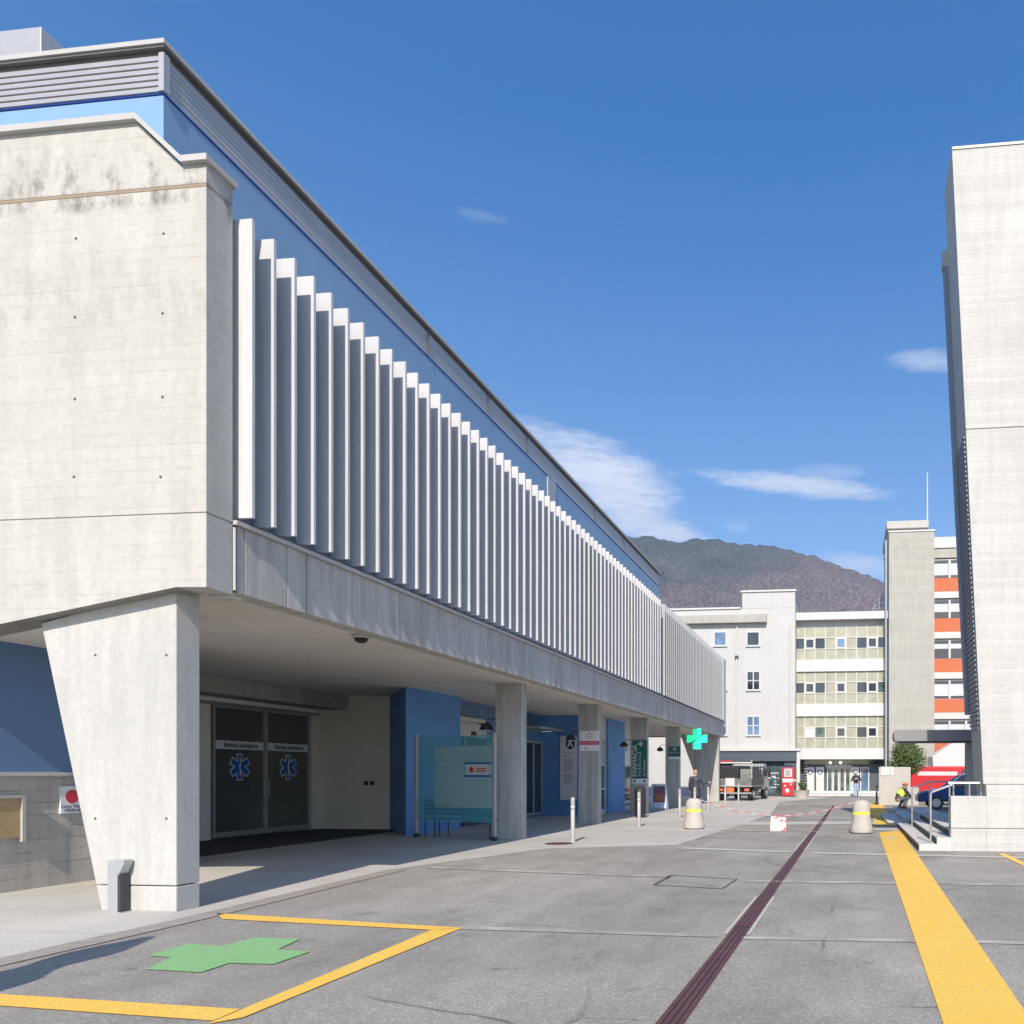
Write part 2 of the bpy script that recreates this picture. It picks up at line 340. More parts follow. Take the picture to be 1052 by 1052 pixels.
def text(txt, size, mat, parent, pos, right, up, name='lettering', sx=1.0, align='CENTER', bold=0.0, th=0.003, space=1.0):
    cu = bpy.data.curves.new(name, 'FONT'); cu.body = txt; cu.size = size; cu.align_x = align; cu.align_y = 'CENTER'; cu.offset = bold; cu.extrude = th / 2; cu.resolution_u = 3; cu.space_character = space
    ob = bpy.data.objects.new(name, cu); COL.objects.link(ob); dg = bpy.context.evaluated_depsgraph_get()
    me = bpy.data.meshes.new_from_object(ob.evaluated_get(dg)); COL.objects.unlink(ob); bpy.data.objects.remove(ob)
    root = parent
    while root.parent is not None: root = root.parent
    off = Vector(root.get('_o', (0, 0, 0)))
    right = Vector(right).normalized(); up = Vector(up).normalized(); n = right.cross(up)
    mt = Matrix.Identity(4)
    for r in range(3): mt[r][0] = right[r] * sx; mt[r][1] = up[r]; mt[r][2] = n[r]; mt[r][3] = (Vector(pos) - off)[r]
    me.transform(mt); me.materials.clear(); me.materials.append(M[mat])
    o = bpy.data.objects.new(name, me); COL.objects.link(o); o.parent = parent; return o
XR = (1, 0, 0); UP = (0, 0, 1)
def flat_cross(cx, cz, y, s, w, t=0.004):      # plus shape facing -Y
    a, b = s / 2, w / 2
    pts = [(-b, -a), (b, -a), (b, -b), (a, -b), (a, b), (b, b), (b, a), (-b, a), (-b, b), (-a, b), (-a, -b), (-b, -b)]
    return [Vector((cx + p[0], y, cz + p[1])) for p in pts]
# ================================================================== GROUND
g0 = MB(); g0.poly([(-6000, -300, 0), (6000, -300, 0), (6000, 6000, 0), (-6000, 6000, 0)]); struct('ground', g0, 'asphalt')
p = MB()
kx = onG(0, 987).x
edge = [onG(*q, 0.004) for q in ((181, 945), (400, 893.5), (560, 872), (695, 868), (756, 849), (792, 836), (801, 824))]
p.poly([(-16, -4, 0.004), (kx, -4, 0.004)] + edge + [(-1.0, 54, 0.004), (-30, 54, 0.004), (-30, 36, 0.004), (-16, 36, 0.004)])
struct('pavement', p, 'paving')
k = MB(); e = [Vector((kx, -4, 0)), onG(181, 945), onG(400, 893.5)]
for a, b in zip(e, e[1:]): k.poly([(a.x, a.y, 0.008), (a.x + 0.3, a.y, 0.008), (b.x + 0.3, b.y, 0.008), (b.x, b.y, 0.008)])
struct('kerb_strip', k, 'kerb')
k = MB()      # ghost lines across the asphalt
def gline(mb, a, b, w, z=0.0065):
    A = onG(*a, z); B = onG(*b, z); d = (B - A).normalized(); n = Vector((-d.y, d.x, 0)) * w / 2; A.z = B.z = z
    mb.poly([A - n, B - n, B + n, A + n])
gline(k, (476, 953), (738, 961), 0.16); gline(k, (760, 963), (1250, 972), 0.14)
gline(k, (440, 891), (690, 901), 0.2); gline(k, (765, 905), (1052, 909), 0.2)
struct('asphalt_joints', k, 'asph_line')
k = MB(); gline(k, (700, 871), (812, 875), 0.3, .0075); gline(k, (835, 876), (1052, 881), 0.3, .0075); gline(k, (740, 846), (900, 845), 1.5, .0075); gline(k, (893, 852), (937, 852), 0.9, 0.012)
struct('concrete_bands', k, 'paving')
k = MB(); gline(k, (672, 909), (690, 899), 0.05); gline(k, (690, 899), (757, 903), 0.03); gline(k, (672, 909), (742, 913), 0.03); gline(k, (742, 913), (757, 903), 0.03)
struct('inspection_cover_edge', k, 'edge_dark')
# drain channel
d = MB(); dz = 0.008
L0, L1 = onG(640, 1092, dz), onG(855.3, 827.5, dz); R0, R1 = onG(674, 1092, dz), onG(857.6, 827.8, dz)
def lerp(a, b, t): return a + (b - a) * t
cuts = [0, .14, .2, .34, .42, .55, .68, .8, .9, 1.0]; y0 = L0.y; y1 = L1.y
dr = thing('drain_channel', 'long rust purple slotted drain channel running up the road', 'drain', (L0.x, L0.y, 0))
for i in range(9):
    t0, t1 = i / 9 + 0.0006, (i + 1) / 9 - 0.0006
    if i == 0: t0 = 0
    mb = MB()
    for c0, c1 in ((0, .2), (.26, .46), (.54, .74), (.8, 1)):
        mb.poly([lerp(lerp(L0, L1, t0), lerp(R0, R1, t0), c0), lerp(lerp(L0, L1, t0), lerp(R0, R1, t0), c1), lerp(lerp(L0, L1, t1), lerp(R0, R1, t1), c1), lerp(lerp(L0, L1, t1), lerp(R0, R1, t1), c0)])
    mb.build('grate', 'drain', dr)
mb = MB(); mb.poly([Vector((q.x, q.y, 0.0045)) for q in (L0, R0, R1, L1)]); mb.build('channel', 'black', dr)
mb = MB()
for (t0, t1) in ((0.10, 0.17), (0.34, 0.46), (0.75, 1.0)):
    for a0, a1 in ((L0, L1), (R0, R1)):
        sg = -1 if a0 is L0 else 1
        mb = MB(); mb.poly([Vector((lerp(a0, a1, t0).x + sg * 0.01, lerp(a0, a1, t0).y, 0.0085)), Vector((lerp(a0, a1, t0).x + sg * .045, lerp(a0, a1, t0).y, 0.0085)), Vector((lerp(a0, a1, t1).x + sg * .045, lerp(a0, a1, t1).y, 0.0085)), Vector((lerp(a0, a1, t1).x + sg * .01, lerp(a0, a1, t1).y, 0.0085))]); mb.build('mortar_edge', 'con_block', dr)

# yellow strip
y = MB(); z = 0.008
def gp(*q, z=0.008): return [onG(*a, z) for a in q]
l0 = onG(903, 855.5, z); l1 = onG(967, 1045, z); r0 = onG(925, 852.5, z); r1 = onG(1052, 1037, z)
ext = lambda a, b, Y: a + (b - a) * ((Y - a.y) / (b.y - a.y))
y.poly([ext(l0, l1, 1.0), ext(r0, r1, 1.0), r0, l0]); struct('yellow_path', y, 'yellow')
y = MB(); y.poly(gp((899, 848), (921, 848), (906, 825), (892, 825))); struct('yellow_path_beyond', y, 'yellow')
y = MB(); gline(y, (740, 852.5), (790, 854), 0.12, 0.012); gline(y, (815, 854), (900, 854.5), 0.12, 0.012); struct('faded_yellow_line', y, 'yellow_far')
y = MB(); gline(y, (1029, 877), (1110, 915), 0.14, 0.008); struct('yellow_line_right', y, 'yellow')
y = MB()
def quad(mb, *q, z=0.008): mb.poly([onG(*a, z) for a in q])
quad(y, (222, 938), (229, 944), (449, 955.5), (475, 953)); quad(y, (475, 953), (443, 955.2), (212, 1052), (250, 1045))
quad(y, (0, 1021), (0, 1033), (219, 1048.4), (247, 1036.5))
quad(y, (0, 1033), (0, 1021), (-200, 1008), (-200, 1019))
bay = struct('yellow_bay_lines', y, 'yellow')
# green cross
cr = [(30, 203), (205, 213), (295, 183), (435, 187), (553, 147), (450, 140), (520, 107), (380, 102), (270, 130), (165, 122), (35, 160), (110, 165)]
y = MB(); y.poly([onG(140 + a / 3.094, 930 + b / 3.094, 0.008) for a, b in cr]); struct('green_cross_marking', y, 'green')
# round plate in the yellow strip
c0 = onG(915, 861, 0.012); y = MB(); y.lathe(c0.x, c0.y, [(0.16, 0.010), (0.155, 0.016)], 20); tag(y.build('floor_disc', 'con_block'), 'round pale grey disc set in the yellow walking strip near the steps', 'floor disc')
c0 = onG(574, 867, 0); y = MB(); y.lathe(c0.x, c0.y, [(0.32, 0.005), (0.31, 0.014)], 24); tag(y.build('manhole_cover', 'drain'), 'rusty round manhole cover beside the nearest steel bollard', 'manhole')
# dark mat before the ambulance doors
y = MB(); y.box(-15.0, -12.3, 12.5, 21.28, 0.004, 0.02); struct('dark_apron', y, 'mat')

# ================================================================== HOSPITAL WING
HW = thing('hospital_wing', 'long concrete hospital wing with white fins, blue upper storey and ambulance entrance', 'building', (-10, 8, 0))
XB = -7.16; YE = onX(212, 400, XB).y; WT = 0.385
def py_(x, yy, Y=YE, dy=0.0): q = onY(x, yy, Y); return Vector((q.x, Y + dy, q.z))
xl = -21.0
jz1, jz2 = onY(100, 199, YE).z, onY(100, 531, YE).z
tl, tm, tr = onY(0, 138, YE), onY(141, 126, YE), onY(187, 170, YE)
topz = tm.z; midz = tr.z; b1 = onY(181, 603, YE); b0 = onY(0, 641, YE)
sl = (b0.z - b1.z) / (b0.x - b1.x); zl = b1.z + sl * (-13.0 - b1.x)
def endpoly(lo, hi, Y, inset=0.0):
    out = [(xl, zl), (-13.0, zl), (b1.x, b1.z), (XB, b1.z - 0.01), (XB, midz), (tr.x, midz), (tm.x, topz), (xl, topz)]
    def clip(pts, z, keep_above):
        r = []
        for i in range(len(pts)):
            a, b = pts[i], pts[(i + 1) % len(pts)]
            ia = (a[1] >= z) == keep_above; ib = (b[1] >= z) == keep_above
            if ia: r.append(a)
            if ia != ib: t = (z - a[1]) / (b[1] - a[1]); r.append((a[0] + (b[0] - a[0]) * t, z))
        return r
    q = clip(clip(out, lo, True), hi, False)
    return [Vector((a, Y, b)) for a, b in q]
mb = MB()
mb.slab([Vector((min(v.x, XB - 0.015), v.y, v.z)) for v in endpoly(zl + .02, topz - .02, YE + 0.012)], (0, WT - .03, 0))
ew = mb.build('end_wall', 'con_end', HW)
for lo, hi in ((-1, jz2 - 0.012), (jz2 + 0.012, jz1 - 0.025), (jz1 + 0.02, 50)):
    q = MB(); q.slab(endpoly(lo, hi, YE), (0, WT, 0)); q.build('wall_face', 'con_end', ew)
q = MB(); q.box(xl, XB + 0.003, YE - 0.004, YE + 0.03, jz1 - 0.024, jz1 + 0.012); q.build('drip_joint', plain('joint_tan', (0.28, 0.22, 0.16), 0.9), ew)
th = MB()
for a, b in ((78, 245), (168, 240), (77, 326), (167, 322), (77, 410), (167, 408), (76, 490), (165, 490)):
    q = onY(a, b, YE)
    n = 10; th = MB(); th.slab([Vector((q.x + .017 * math.cos(t * .6283), YE - 0.0015, q.z + .017 * math.sin(t * .6283))) for t in range(n)], (0, 0.01, 0)); th.build('tie_hole', 'edge_dark', ew)
# coping on the end wall
q = MB(); hh = 0.07
pts = [(xl, topz), (tm.x + 0.02, topz), (tr.x + 0.03, midz), (XB + 0.05, midz)]
up = [(x, zz + hh) for x, zz in pts]
q.slab([Vector((a, YE - 0.06, b)) for a, b in (pts + up[::-1])], (0, 0.47, 0)); q.build('coping', 'coping', HW)
# tapered corner pier
def pier(Yp, th_, pts, name, mat, label=None):
    q = MB(); q.slab([Vector((a, Yp, b)) for a, b in pts], (0, th_, 0)); return q.build(name, mat, HW, bevel=0.012)
yp = YE + 0.17
a1 = onY(181, 620, yp); a2 = onY(42, 637, yp); a3 = onY(104, 931, yp)
XP = onY(181, 936, yp).x
tz = lambda x: b1.z + sl * (x - b1.x)
gz = 0.30
def lx(zz): return a2.x + (a3.x - a2.x) * (a2.z - zz) / a2.z
pier(yp, 0.34, [(lx(0), 0), (XP, 0), (XP, gz - 0.008), (lx(gz), gz - 0.008)], 'pier_foot', 'con_pier')
pier(yp, 0.34, [(lx(gz), gz + 0.004), (XP, gz + 0.004), (XP, b1.z + 0.05), (a2.x, tz(a2.x) - 0.02)], 'corner_pier', 'con_pier')
th = MB()
for a, b in ((98, 673), (171, 673), (98, 841), (171, 841)):
    c = onY(a, b, yp); th = MB(); th.slab([Vector((c.x + .016 * math.cos(t * .6283), yp - 0.0015, c.z + .016 * math.sin(t * .6283))) for t in range(10)], (0, 0.008, 0)); th.build('tie_hole', 'edge_dark', HW)
# beam along the street
BZ0 = onX(240, 608, XB).z; BZ1 = onX(240, 539, XB).z; YB0 = YE + WT + 0.02; YB1 = 46.0
joints = sorted(onX(a, 600, XB).y for a in (251, 295, 315, 362, 411, 452, 478, 505, 540, 575, 622, 658, 668, 700, 724))
ys = [YB0 + 0.05] + joints + [YB1]
bm_ = MB()
for a, b in zip(ys, ys[1:]): bm_.box(XB - 0.28, XB, a + 0.008, b - 0.008, BZ0, BZ1)
beam = bm_.build('edge_beam', 'con_beam', HW, bevel=0.006)
q = MB(); q.box(XB - 0.3, XB - 0.02, YB0, YB1, BZ0 + 0.01, BZ1 - 0.01); q.build('beam_core', 'edge_dark', beam)
q = MB(); q.box(XB - 0.3, XB + 0.05, YE + WT + 0.01, YB1 + 0.03, BZ1, BZ1 + 0.05); q.build('beam_ledge', 'coping', HW)
q = MB(); q.tube([(XB - 0.005, YE + WT + 0.03, BZ0 + 0.02), (XB - 0.005, YE + WT + 0.03, BZ1 - 0.03)], 0.02, 8); q.build('downpipe', 'offwhite', HW)
# soffits
SZ = BZ0 + 0.06
q = MB(); q.box(-14.1, XB - 0.3, YE + WT, YB1, SZ, SZ + 0.3); q.box(-20, -14.1, 12.5, YB1, SZ + 0.002, SZ + 0.3); q.build('soffit', 'con_soffit', HW)
wz = onX(20, 662, -11.2).z
q = MB(); q.box(-20, -9.0, YE + WT + 0.01, 10.2, wz, SZ - 0.004); q.build('dropped_soffit', 'con_soffit', HW)
q = MB(); q.box(-14.7, -14.1, 10.25, 21.3, SZ - 0.38, SZ - 0.003); q.build('downstand_beam', 'con_low', HW)
q = MB(); q.tube([(-14.55, 12.6, SZ - 0.47), (-14.55, 21.0, SZ - 0.47)], 0.06, 12); q.build('duct_pipe', 'cream', HW)
# left low wall + blue panel
lz = onX(20, 797, -11.2).z
q = MB(); q.box(-11.6, -11.2, 8.5, 12.5, 0, lz); q.build('low_wall', 'con_low', HW)
q = MB(); q.box(-11.5, -11.17, 8.5, 12.49, lz + 0.05, wz + 0.1); q.build('blue_panel', 'blue_pan', HW)
q = MB(); q.box(-11.5, -11.12, 8.5, 12.49, lz, lz + 0.05); q.build('panel_sill', 'offwhite', HW)
q = MB(); a = onX(-60, 822, -11.2); b = onX(17, 860, -11.2); q.box(-11.2, -11.14, a.y, b.y, b.z, a.z); pb = q.build('wooden_hatch', 'wood', HW)
q = MB(); q.box(-11.19, -11.11, b.y, b.y + 0.05, b.z - 0.06, a.z + 0.03); q.box(-11.19, -11.11, a.y - .05, b.y - 0.001, a.z, a.z + 0.04); q.build('hatch_frame', 'coping', pb)
# jog + ambulance wall
q = MB(); q.box(-15.6, -11.62, 12.2, 12.5, 0, SZ); q.build('return_wall', 'cream', HW)
XD = -15.0
da, db = onX(218, 800, XD).y, onX(318, 800, XD).y
dz1 = onX(230, 725, XD).z; dz0 = 0.06
q = MB(); q.box(-15.3, XD, 12.5, da - 0.05, 0, SZ); q.box(-15.3, XD, db + 0.08, 21.3, 0, SZ); q.box(-15.3, XD, da - 0.05, db + 0.08, dz1 + 0.02, SZ); q.build('ambulance_wall', 'cream', HW)
q = MB(); q.box(XD - 0.02, XD + 0.16, 12.6, db + 0.25, dz1 + 0.0, dz1 + 0.22); q.build('door_header', 'alu', HW, bevel=0.01)
dr = None
dm = (da + db) / 2
for i, (a, b) in enumerate(((da, dm), (dm, db))):
    fr = MB(); w_ = 0.07
    fr.box(XD - 0.04, XD + 0.03, a, a + w_, dz0, dz1); fr.box(XD - 0.04, XD + 0.03, b - w_, b - 0.004, dz0, dz1)
    fr.box(XD - 0.04, XD + 0.03, a + w_, b - w_, dz0, dz0 + 0.12); fr.box(XD - 0.04, XD + 0.03, a + w_, b - w_, dz1 - 0.05, dz1)
    door = fr.build('ambulance_door', 'alu', HW)
    q = MB(); q.box(XD - 0.02, XD, a + w_, b - w_, dz0 + 0.12, dz1 - 0.05); q.build('pane', 'glass_door', door)
    s1, s0 = onX(245, 761.5, XD).z, onX(245, 770, XD).z
    q = MB(); q.box(XD, XD + 0.004, a + w_, b - w_, s0, s1); q.build('white_stripe', 'sign_white', door)
    c = (a + b) / 2
    text('Entrata ambulanze', 0.165, 'navy', door, (XD + 0.008, c + 0.05, (s0 + s1) / 2), (0, 1, 0), UP, sx=0.92, bold=0.004)
    ez = onX(245, 788, XD).z; R = 0.335
    def star(R, w, x, t, mat, nm):
        q = MB()
        for k3 in range(3):
            an = k3 * math.pi / 3; dv = (math.sin(an), math.cos(an)); pv = (dv[1], -dv[0])
            pts = []
            for s_, r_ in ((-1, -1), (1, -1), (1, 1), (-1, 1)):
                yy = s_ * w / 2 * pv[0] + r_ * R * dv[0]; zz = s_ * w / 2 * pv[1] + r_ * R * dv[1]
                pts.append(Vector((x + k3 * 0.0006, c + yy, ez + zz)))
            q.slab(pts, (t, 0, 0))
        q.build(nm, mat, door)
    star(R, 0.20, XD + 0.001, 0.003, 'sign_white', 'star_border'); star(R - 0.025, 0.145, XD + 0.0065, 0.003, 'emblem_blue', 'star_of_life')
    q = MB(); q.tube([(XD + 0.013, c, ez - 0.24), (XD + 0.013, c, ez + 0.25)], 0.012, 6)
    q.tube([(XD + 0.014, c + 0.035 * math.sin(t * 0.9) * (1 - t / 14), ez - 0.18 + t * 0.038) for t in range(11)], 0.010, 6); q.build('snake_staff', 'sign_white', door)
    q = MB(); hy = (b - w_ - 0.02) if i == 0 else (a + w_ + 0.02); q.tube([(XD + 0.05, hy, 1.0), (XD + 0.05, hy, 1.45)], 0.015, 8); q.build('handle', 'steel', door)
# side wall facing the street end + switches
q = MB(); q.box(-15.3, onY(400.5, 850, 21.3).x, 21.3, 21.6, 0, SZ); q.build('side_wall', 'cream', HW)
for a in (376.5, 382.8):
    c = onY(a, 804.5, 21.3); q = MB(); q.box(c.x - .06, c.x + .06, 21.26, 21.3, c.z - .06, c.z + .06); q.build('wall_switch', 'dark', HW, bevel=0.01)
# blue block
A = onG(417, 859.5); A = Vector((A.x, A.y, 0)); XBL = A.x
y473 = onX(473, 800, XBL).y
q = MB(); X4 = onY(400.5, 850, 21.29).x; q.prism([(A.x, A.y), (A.x, y473), (X4, 21.6), (X4, 21.29)], 0, SZ); q.build('blue_block', 'blue', HW)
XR2 = -11.5
yr1 = onG(575, 838).y
q = MB(); q.box(XR2 - 0.3, XR2, y473 + 0.35, yr1, 0, SZ); q.build('recess_wall', 'blue_pan', HW)
def wall_win(x0, x1, y0, y1, X, nm, mat='glass_dk', fm='offwhite', fw=0.06, mid=0):
    a = onX(x0, y0, X); b = onX(x1, y1, X); zt, zb = max(a.z, b.z), min(a.z, b.z); 
    f = MB(); f.box(X, X + 0.05, a.y, a.y + fw, zb, zt); f.box(X, X + 0.05, b.y - fw, b.y, zb, zt); f.box(X, X + 0.05, a.y + fw, b.y - fw, zt - fw, zt); f.box(X, X + 0.05, a.y + fw, b.y - fw, zb, zb + fw)
    for t in range(mid): yy = a.y + (b.y - a.y) * (t + 1) / (mid + 1); f.box(X + 0.001, X + 0.045, yy - fw / 2, yy + fw / 2, zb + fw, zt - fw)
    fo = f.build(nm, fm, HW); q = MB(); q.box(X + 0.002, X + 0.02, a.y + fw, b.y - fw, zb + fw, zt - fw); q.build('pane', mat, fo); return fo
c = onX(474, 737, XR2); d2 = onX(492, 757, XR2)
q = MB(); q.box(XR2, XR2 + 0.25, y473 + 0.03, d2.y, d2.z - 0.05, c.z); ac = q.build('white_transom_box', 'offwhite', HW, bevel=0.01)
q = MB(); q.box(XR2 + 0.25, XR2 + 0.26, y473 + 0.2, d2.y - 0.12, d2.z + 0.33, c.z - 0.12); q.build('dark_opening', 'glass_dk', ac)
q = MB(); q.box(XR2 + 0.25, XR2 + 0.262, y473 + 1.0, d2.y - 0.7, d2.z + 0.0, d2.z + 0.12); q.build('sensor', 'black', ac)
wall_win(474, 506, 758, 845, XR2, 'entrance_glazing', 'glass_green', 'dark', 0.05, 2)
wall_win(528, 556.5, 759, 836, XR2, 'sliding_door', 'glass_dk', 'alu', 0.09, 2)
q = MB(); q.box(XR2, XR2 + 0.9, onX(541, 750, XR2).y - 1, yr1 - 0.05, onX(541, 750, XR2).z, onX(541, 750, XR2).z + 0.08); q.build('entrance_canopy', 'alu', HW)
# blue end block
xa, xb = XR2, -9.45
q = MB(); q.box(xa - 0.3, xb - 0.3, yr1, yr1 + 0.25, 0, SZ); q.build('blue_return', 'blue', HW)
Xg = -9.45
yA = onX(619, 800, Xg).y; yB = onX(625, 800, Xg).y; yC = onX(642, 800, Xg).y; yD = onX(651, 800, Xg).y; yE2 = yD + 2.2
q = MB(); q.box(Xg - 0.3, Xg, yr1, yA - 0.6, 0, SZ); q.box(Xg - 0.3, Xg, yB, yC, 0, SZ); q.build('blue_panels', 'blue', HW)
for a, b in ((yA - 0.6, yB), (yC, yE2)):
    f = MB(); f.box(Xg - 0.3, Xg - 0.1, a, b, 0, 0.12)
    for zz in (0.12, 0.95, 1.9, 2.7): f.box(Xg - 0.2, Xg - 0.1, a, b, zz, zz + 0.07)
    f.box(Xg - 0.2, Xg - 0.1, a, b, 2.9, SZ); f.box(Xg - 0.21, Xg - 0.09, a, a + .07, 0, SZ); f.box(Xg - .21, Xg - .09, b - .07, b, 0, SZ)
    fo = f.build('shopfront_frame', 'white', HW)
    q = MB(); q.box(Xg - 0.18, Xg - 0.16, a, b, 0.12, 0.95); q.build('lower_pane', 'glass_green', fo)
    q = MB(); q.box(Xg - 0.18, Xg - 0.16, a, b, 1.02, 1.9); q.build('middle_pane', 'glass_green', fo)
    q = MB(); q.box(Xg - 0.18, Xg - 0.16, a, b, 1.97, 2.9); q.build('blind_pane', 'glass_blind', fo)
q = MB(); q.box(-15.5, Xg - 0.05, yE2, yE2 + 0.25, 0, SZ); q.box(-15.6, -15.3, 12.5, yE2, 0, SZ); q.build('rear_wall', 'con_low', HW)
# pillars
PR = []
for px in (536.0, 615.0, 664.5, 698.0):
    Y = onX(px, 800, -7.8).y
    q = MB(); q.box(-8.47, -7.8, Y, Y + 0.30, 0, SZ + 0.02); o = q.build('pillar', 'con_grey', HW, bevel=0.012); PR.append(Y)
# end pier (tapered)
ye = 44.6
e1 = onY(738.5, 800, ye).x; e0 = onY(706, 765, ye).x; e2 = onY(720, 800, ye).x
q = MB(); q.slab([Vector((a, ye, b)) for a, b in ((e2 + 0.2, 0), (e1, 0), (e1, SZ + 0.02), (e0 - 0.4, SZ + 0.02))], (0, 0.4, 0)); q.build('end_pier', 'con_grey', HW, bevel=0.012)
q = MB(); q.box(-16, XB - 0.001, YB1 + 0.002, YB1 + 0.4, BZ0, BZ1); q.build('end_beam', 'con_beam', HW)
# upper body behind the fins
FZ0 = onX(262, 533, -7.0).z; FZ1 = onX(262, 227, -7.0).z
q = MB(); q.box(-20.8, -7.42, YE + WT + 0.01, YB1 + 0.25, BZ1 + 0.05, FZ1 - 0.12); q.build('facade_backing', 'backing', HW)
q = MB(); q.box(-9.2, -7.25, YE + WT + 0.02, YB1 + 0.2, FZ1 - 0.12, FZ1 - 0.07); q.build('fin_rail', 'coping', HW)
q = MB(); q.box(-7.42, -7.20, YE + WT + 0.03, YB1 + 0.15, FZ0 - 0.05, FZ0 + 0.0); q.build('lower_fin_rail', 'band_dk', HW)
inv = [1 / 608.0]
pitch = None
yf0 = onX(262, 400, -7.0).y; yf1 = onX(679, 600, -7.0).y; NF = 58
fm_ = MB(); fm_.box(-7.26, -7.0, -0.045, 0, FZ0, FZ1)
fin = None
def put_fin(y, sc=1.0):
    global fin
    if fin is None:
        fin = fm_.build('fin', 'fin', HW); 
        fin.location = (0, y, 0); return
    f = fin.copy(); COL.objects.link(f); f.parent = HW; f.location = (random.uniform(-.004, .004), y + random.uniform(-.006, .006), 0)
# mesh verts were offset by HW root, so y is added straight
ypos = [yf0 + (yf1 - yf0) * i / (NF - 1) for i in range(NF)]
p_ = ypos[1] - ypos[0]
yl = yf1 + 0.75; 
n2 = int((YB1 - 0.9 - yl) / p_)
for Y in ypos: put_fin(Y)
M['fin_grey'] = plain('grey_fin_aluminium', (0.36, 0.375, 0.40), 0.42, 0.0, 0.05, 1.5)
fin2 = fm_.build('fin', 'fin_grey', HW); fin2.location = (0, yl, 0)
for i in range(1, min(n2, 40)):
    f = fin2.copy(); COL.objects.link(f); f.parent = HW; f.location = (0, yl + i * p_, 0)
yend = yl + min(n2, 40) * p_
q = MB(); q.box(-7.42, -7.0, yend, YB1 + 0.05, FZ0, FZ1); q.build('end_fin_panel', 'fin', HW)
q = MB(); q.box(-7.30, -7.12, yf1 + 0.15, yl - 0.2, FZ0, FZ1 - 0.1); q.build('section_joint', 'backing', HW)
# upper storey
XU = -8.2; yu = onX(168, 100, XU).y; UZ1 = onX(168, 98, XU).z; CZ1 = onX(168, 45, XU).z; YU1 = onX(677, 600, XU).y
q = MB(); q.box(-21, XU, yu, YU1, FZ1 - 0.12, UZ1); q.build('upper_storey', 'blue_up', HW)
q = MB(); q.box(-21, XU + 0.012, yu - 0.012, YU1 + 0.01, UZ1 + .012, UZ1 + 0.03); q.build('blue_trim', plain('deep_blue_trim', (0.03, 0.09, 0.4), 0.5), HW)
q = MB(); cz = CZ1 - 0.085; nb = 6; z0 = UZ1 + 0.03; hgt = (cz - 0.06 - z0) / nb
for i in range(nb):
    za = z0 + i * hgt
    q.slab([Vector((-21, yu - 0.03, za)), Vector((-21, yu + 0.0, za + 0.0)), Vector((-21, yu + 0.0, za + hgt)), Vector((-21, yu - 0.008, za + hgt)), Vector((-21, yu - 0.035, za + hgt * 0.45))], (21 + XU - 0.02, 0, 0))
    q.slab([Vector((XU + 0.014, yu + 0.04, za)), Vector((XU, yu + 0.04, za)), Vector((XU, yu + 0.04, za + hgt)), Vector((XU + 0.008, yu + 0.04, za + hgt)), Vector((XU + 0.016, yu + 0.04, za + hgt * 0.45))], (0, YU1 - yu - 0.04, 0))
q.build('corrugated_band', 'band', HW)
q = MB(); q.box(XU - 0.03, XU + 0.04, yu - 0.04, yu + 0.05, z0, cz - 0.05); q.build('band_corner', 'band', HW)
q = MB(); q.box(-21, XU - 0.005, yu + 0.005, YU1 - 0.01, z0, cz - 0.001); q.build('attic_core', 'band_dk', HW)
q = MB(); q.box(-21, XU + 0.055, yu - 0.055, YU1 + 0.05, cz, cz + 0.03); q.build('roof_edge_lower', 'band_dk', HW)
q = MB(); q.box(-21, XU + 0.075, yu - 0.075, YU1 + 0.06, cz + 0.03, CZ1); q.build('roof_edge', 'coping', HW)
a = onX(562, 500, XU).y; b = onX(570, 500, XU).y
q = MB(); q.box(XU, XU + 0.028, a, b, FZ1 - 0.1, UZ1 - 0.002); q.build('grey_mullion', 'band', HW)
for px in (438, 500, 540, 610, 640):
    a = onX(px, 400, XU).y; q = MB(); q.box(XU + 0.03, XU + 0.042, a, a + 0.03, z0, cz - 0.02); q.build('band_seam', 'band_dk', HW)
Yq = onX(42, 30, -10.6).y; Zq = onX(42, 27, -10.6).z
q = MB(); q.box(-17, -10.6, Yq, Yq + 5, CZ1 - 0.05, Zq); q.build('roof_plant_box', 'band', HW, bevel=0.01)

# ================================================================== small fittings on the wing (things of their own)
# wall sign behind the pier
a = onX(65, 808, -11.13); b = onX(84, 835, -11.13)
sg = thing('wall_sign', 'white sign with red round mark on the low concrete wall behind the corner pier', 'sign', (-11.17, (a.y + b.y) / 2, b.z))
q = MB(); q.box(-11.2, -11.17, a.y, b.y, b.z, a.z); q.build('board', 'sign_white', sg)
q = MB(); cy, cz_ = (a.y + b.y) / 2 + 0.03, a.z - (a.z - b.z) * 0.38
q.slab([Vector((-11.168, cy + .1 * math.cos(t * .4189), cz_ + .1 * math.sin(t * .4189))) for t in range(15)], (0.003, 0, 0)); q.build('red_mark', 'red_sign', sg)
text('Croce Verde', 0.065, 'navy', sg, (-11.165, cy, b.z + 0.1), (0, 1, 0), UP); text('ambulanza', 0.055, 'navy', sg, (-11.165, cy, b.z + 0.045), (0, 1, 0), UP)
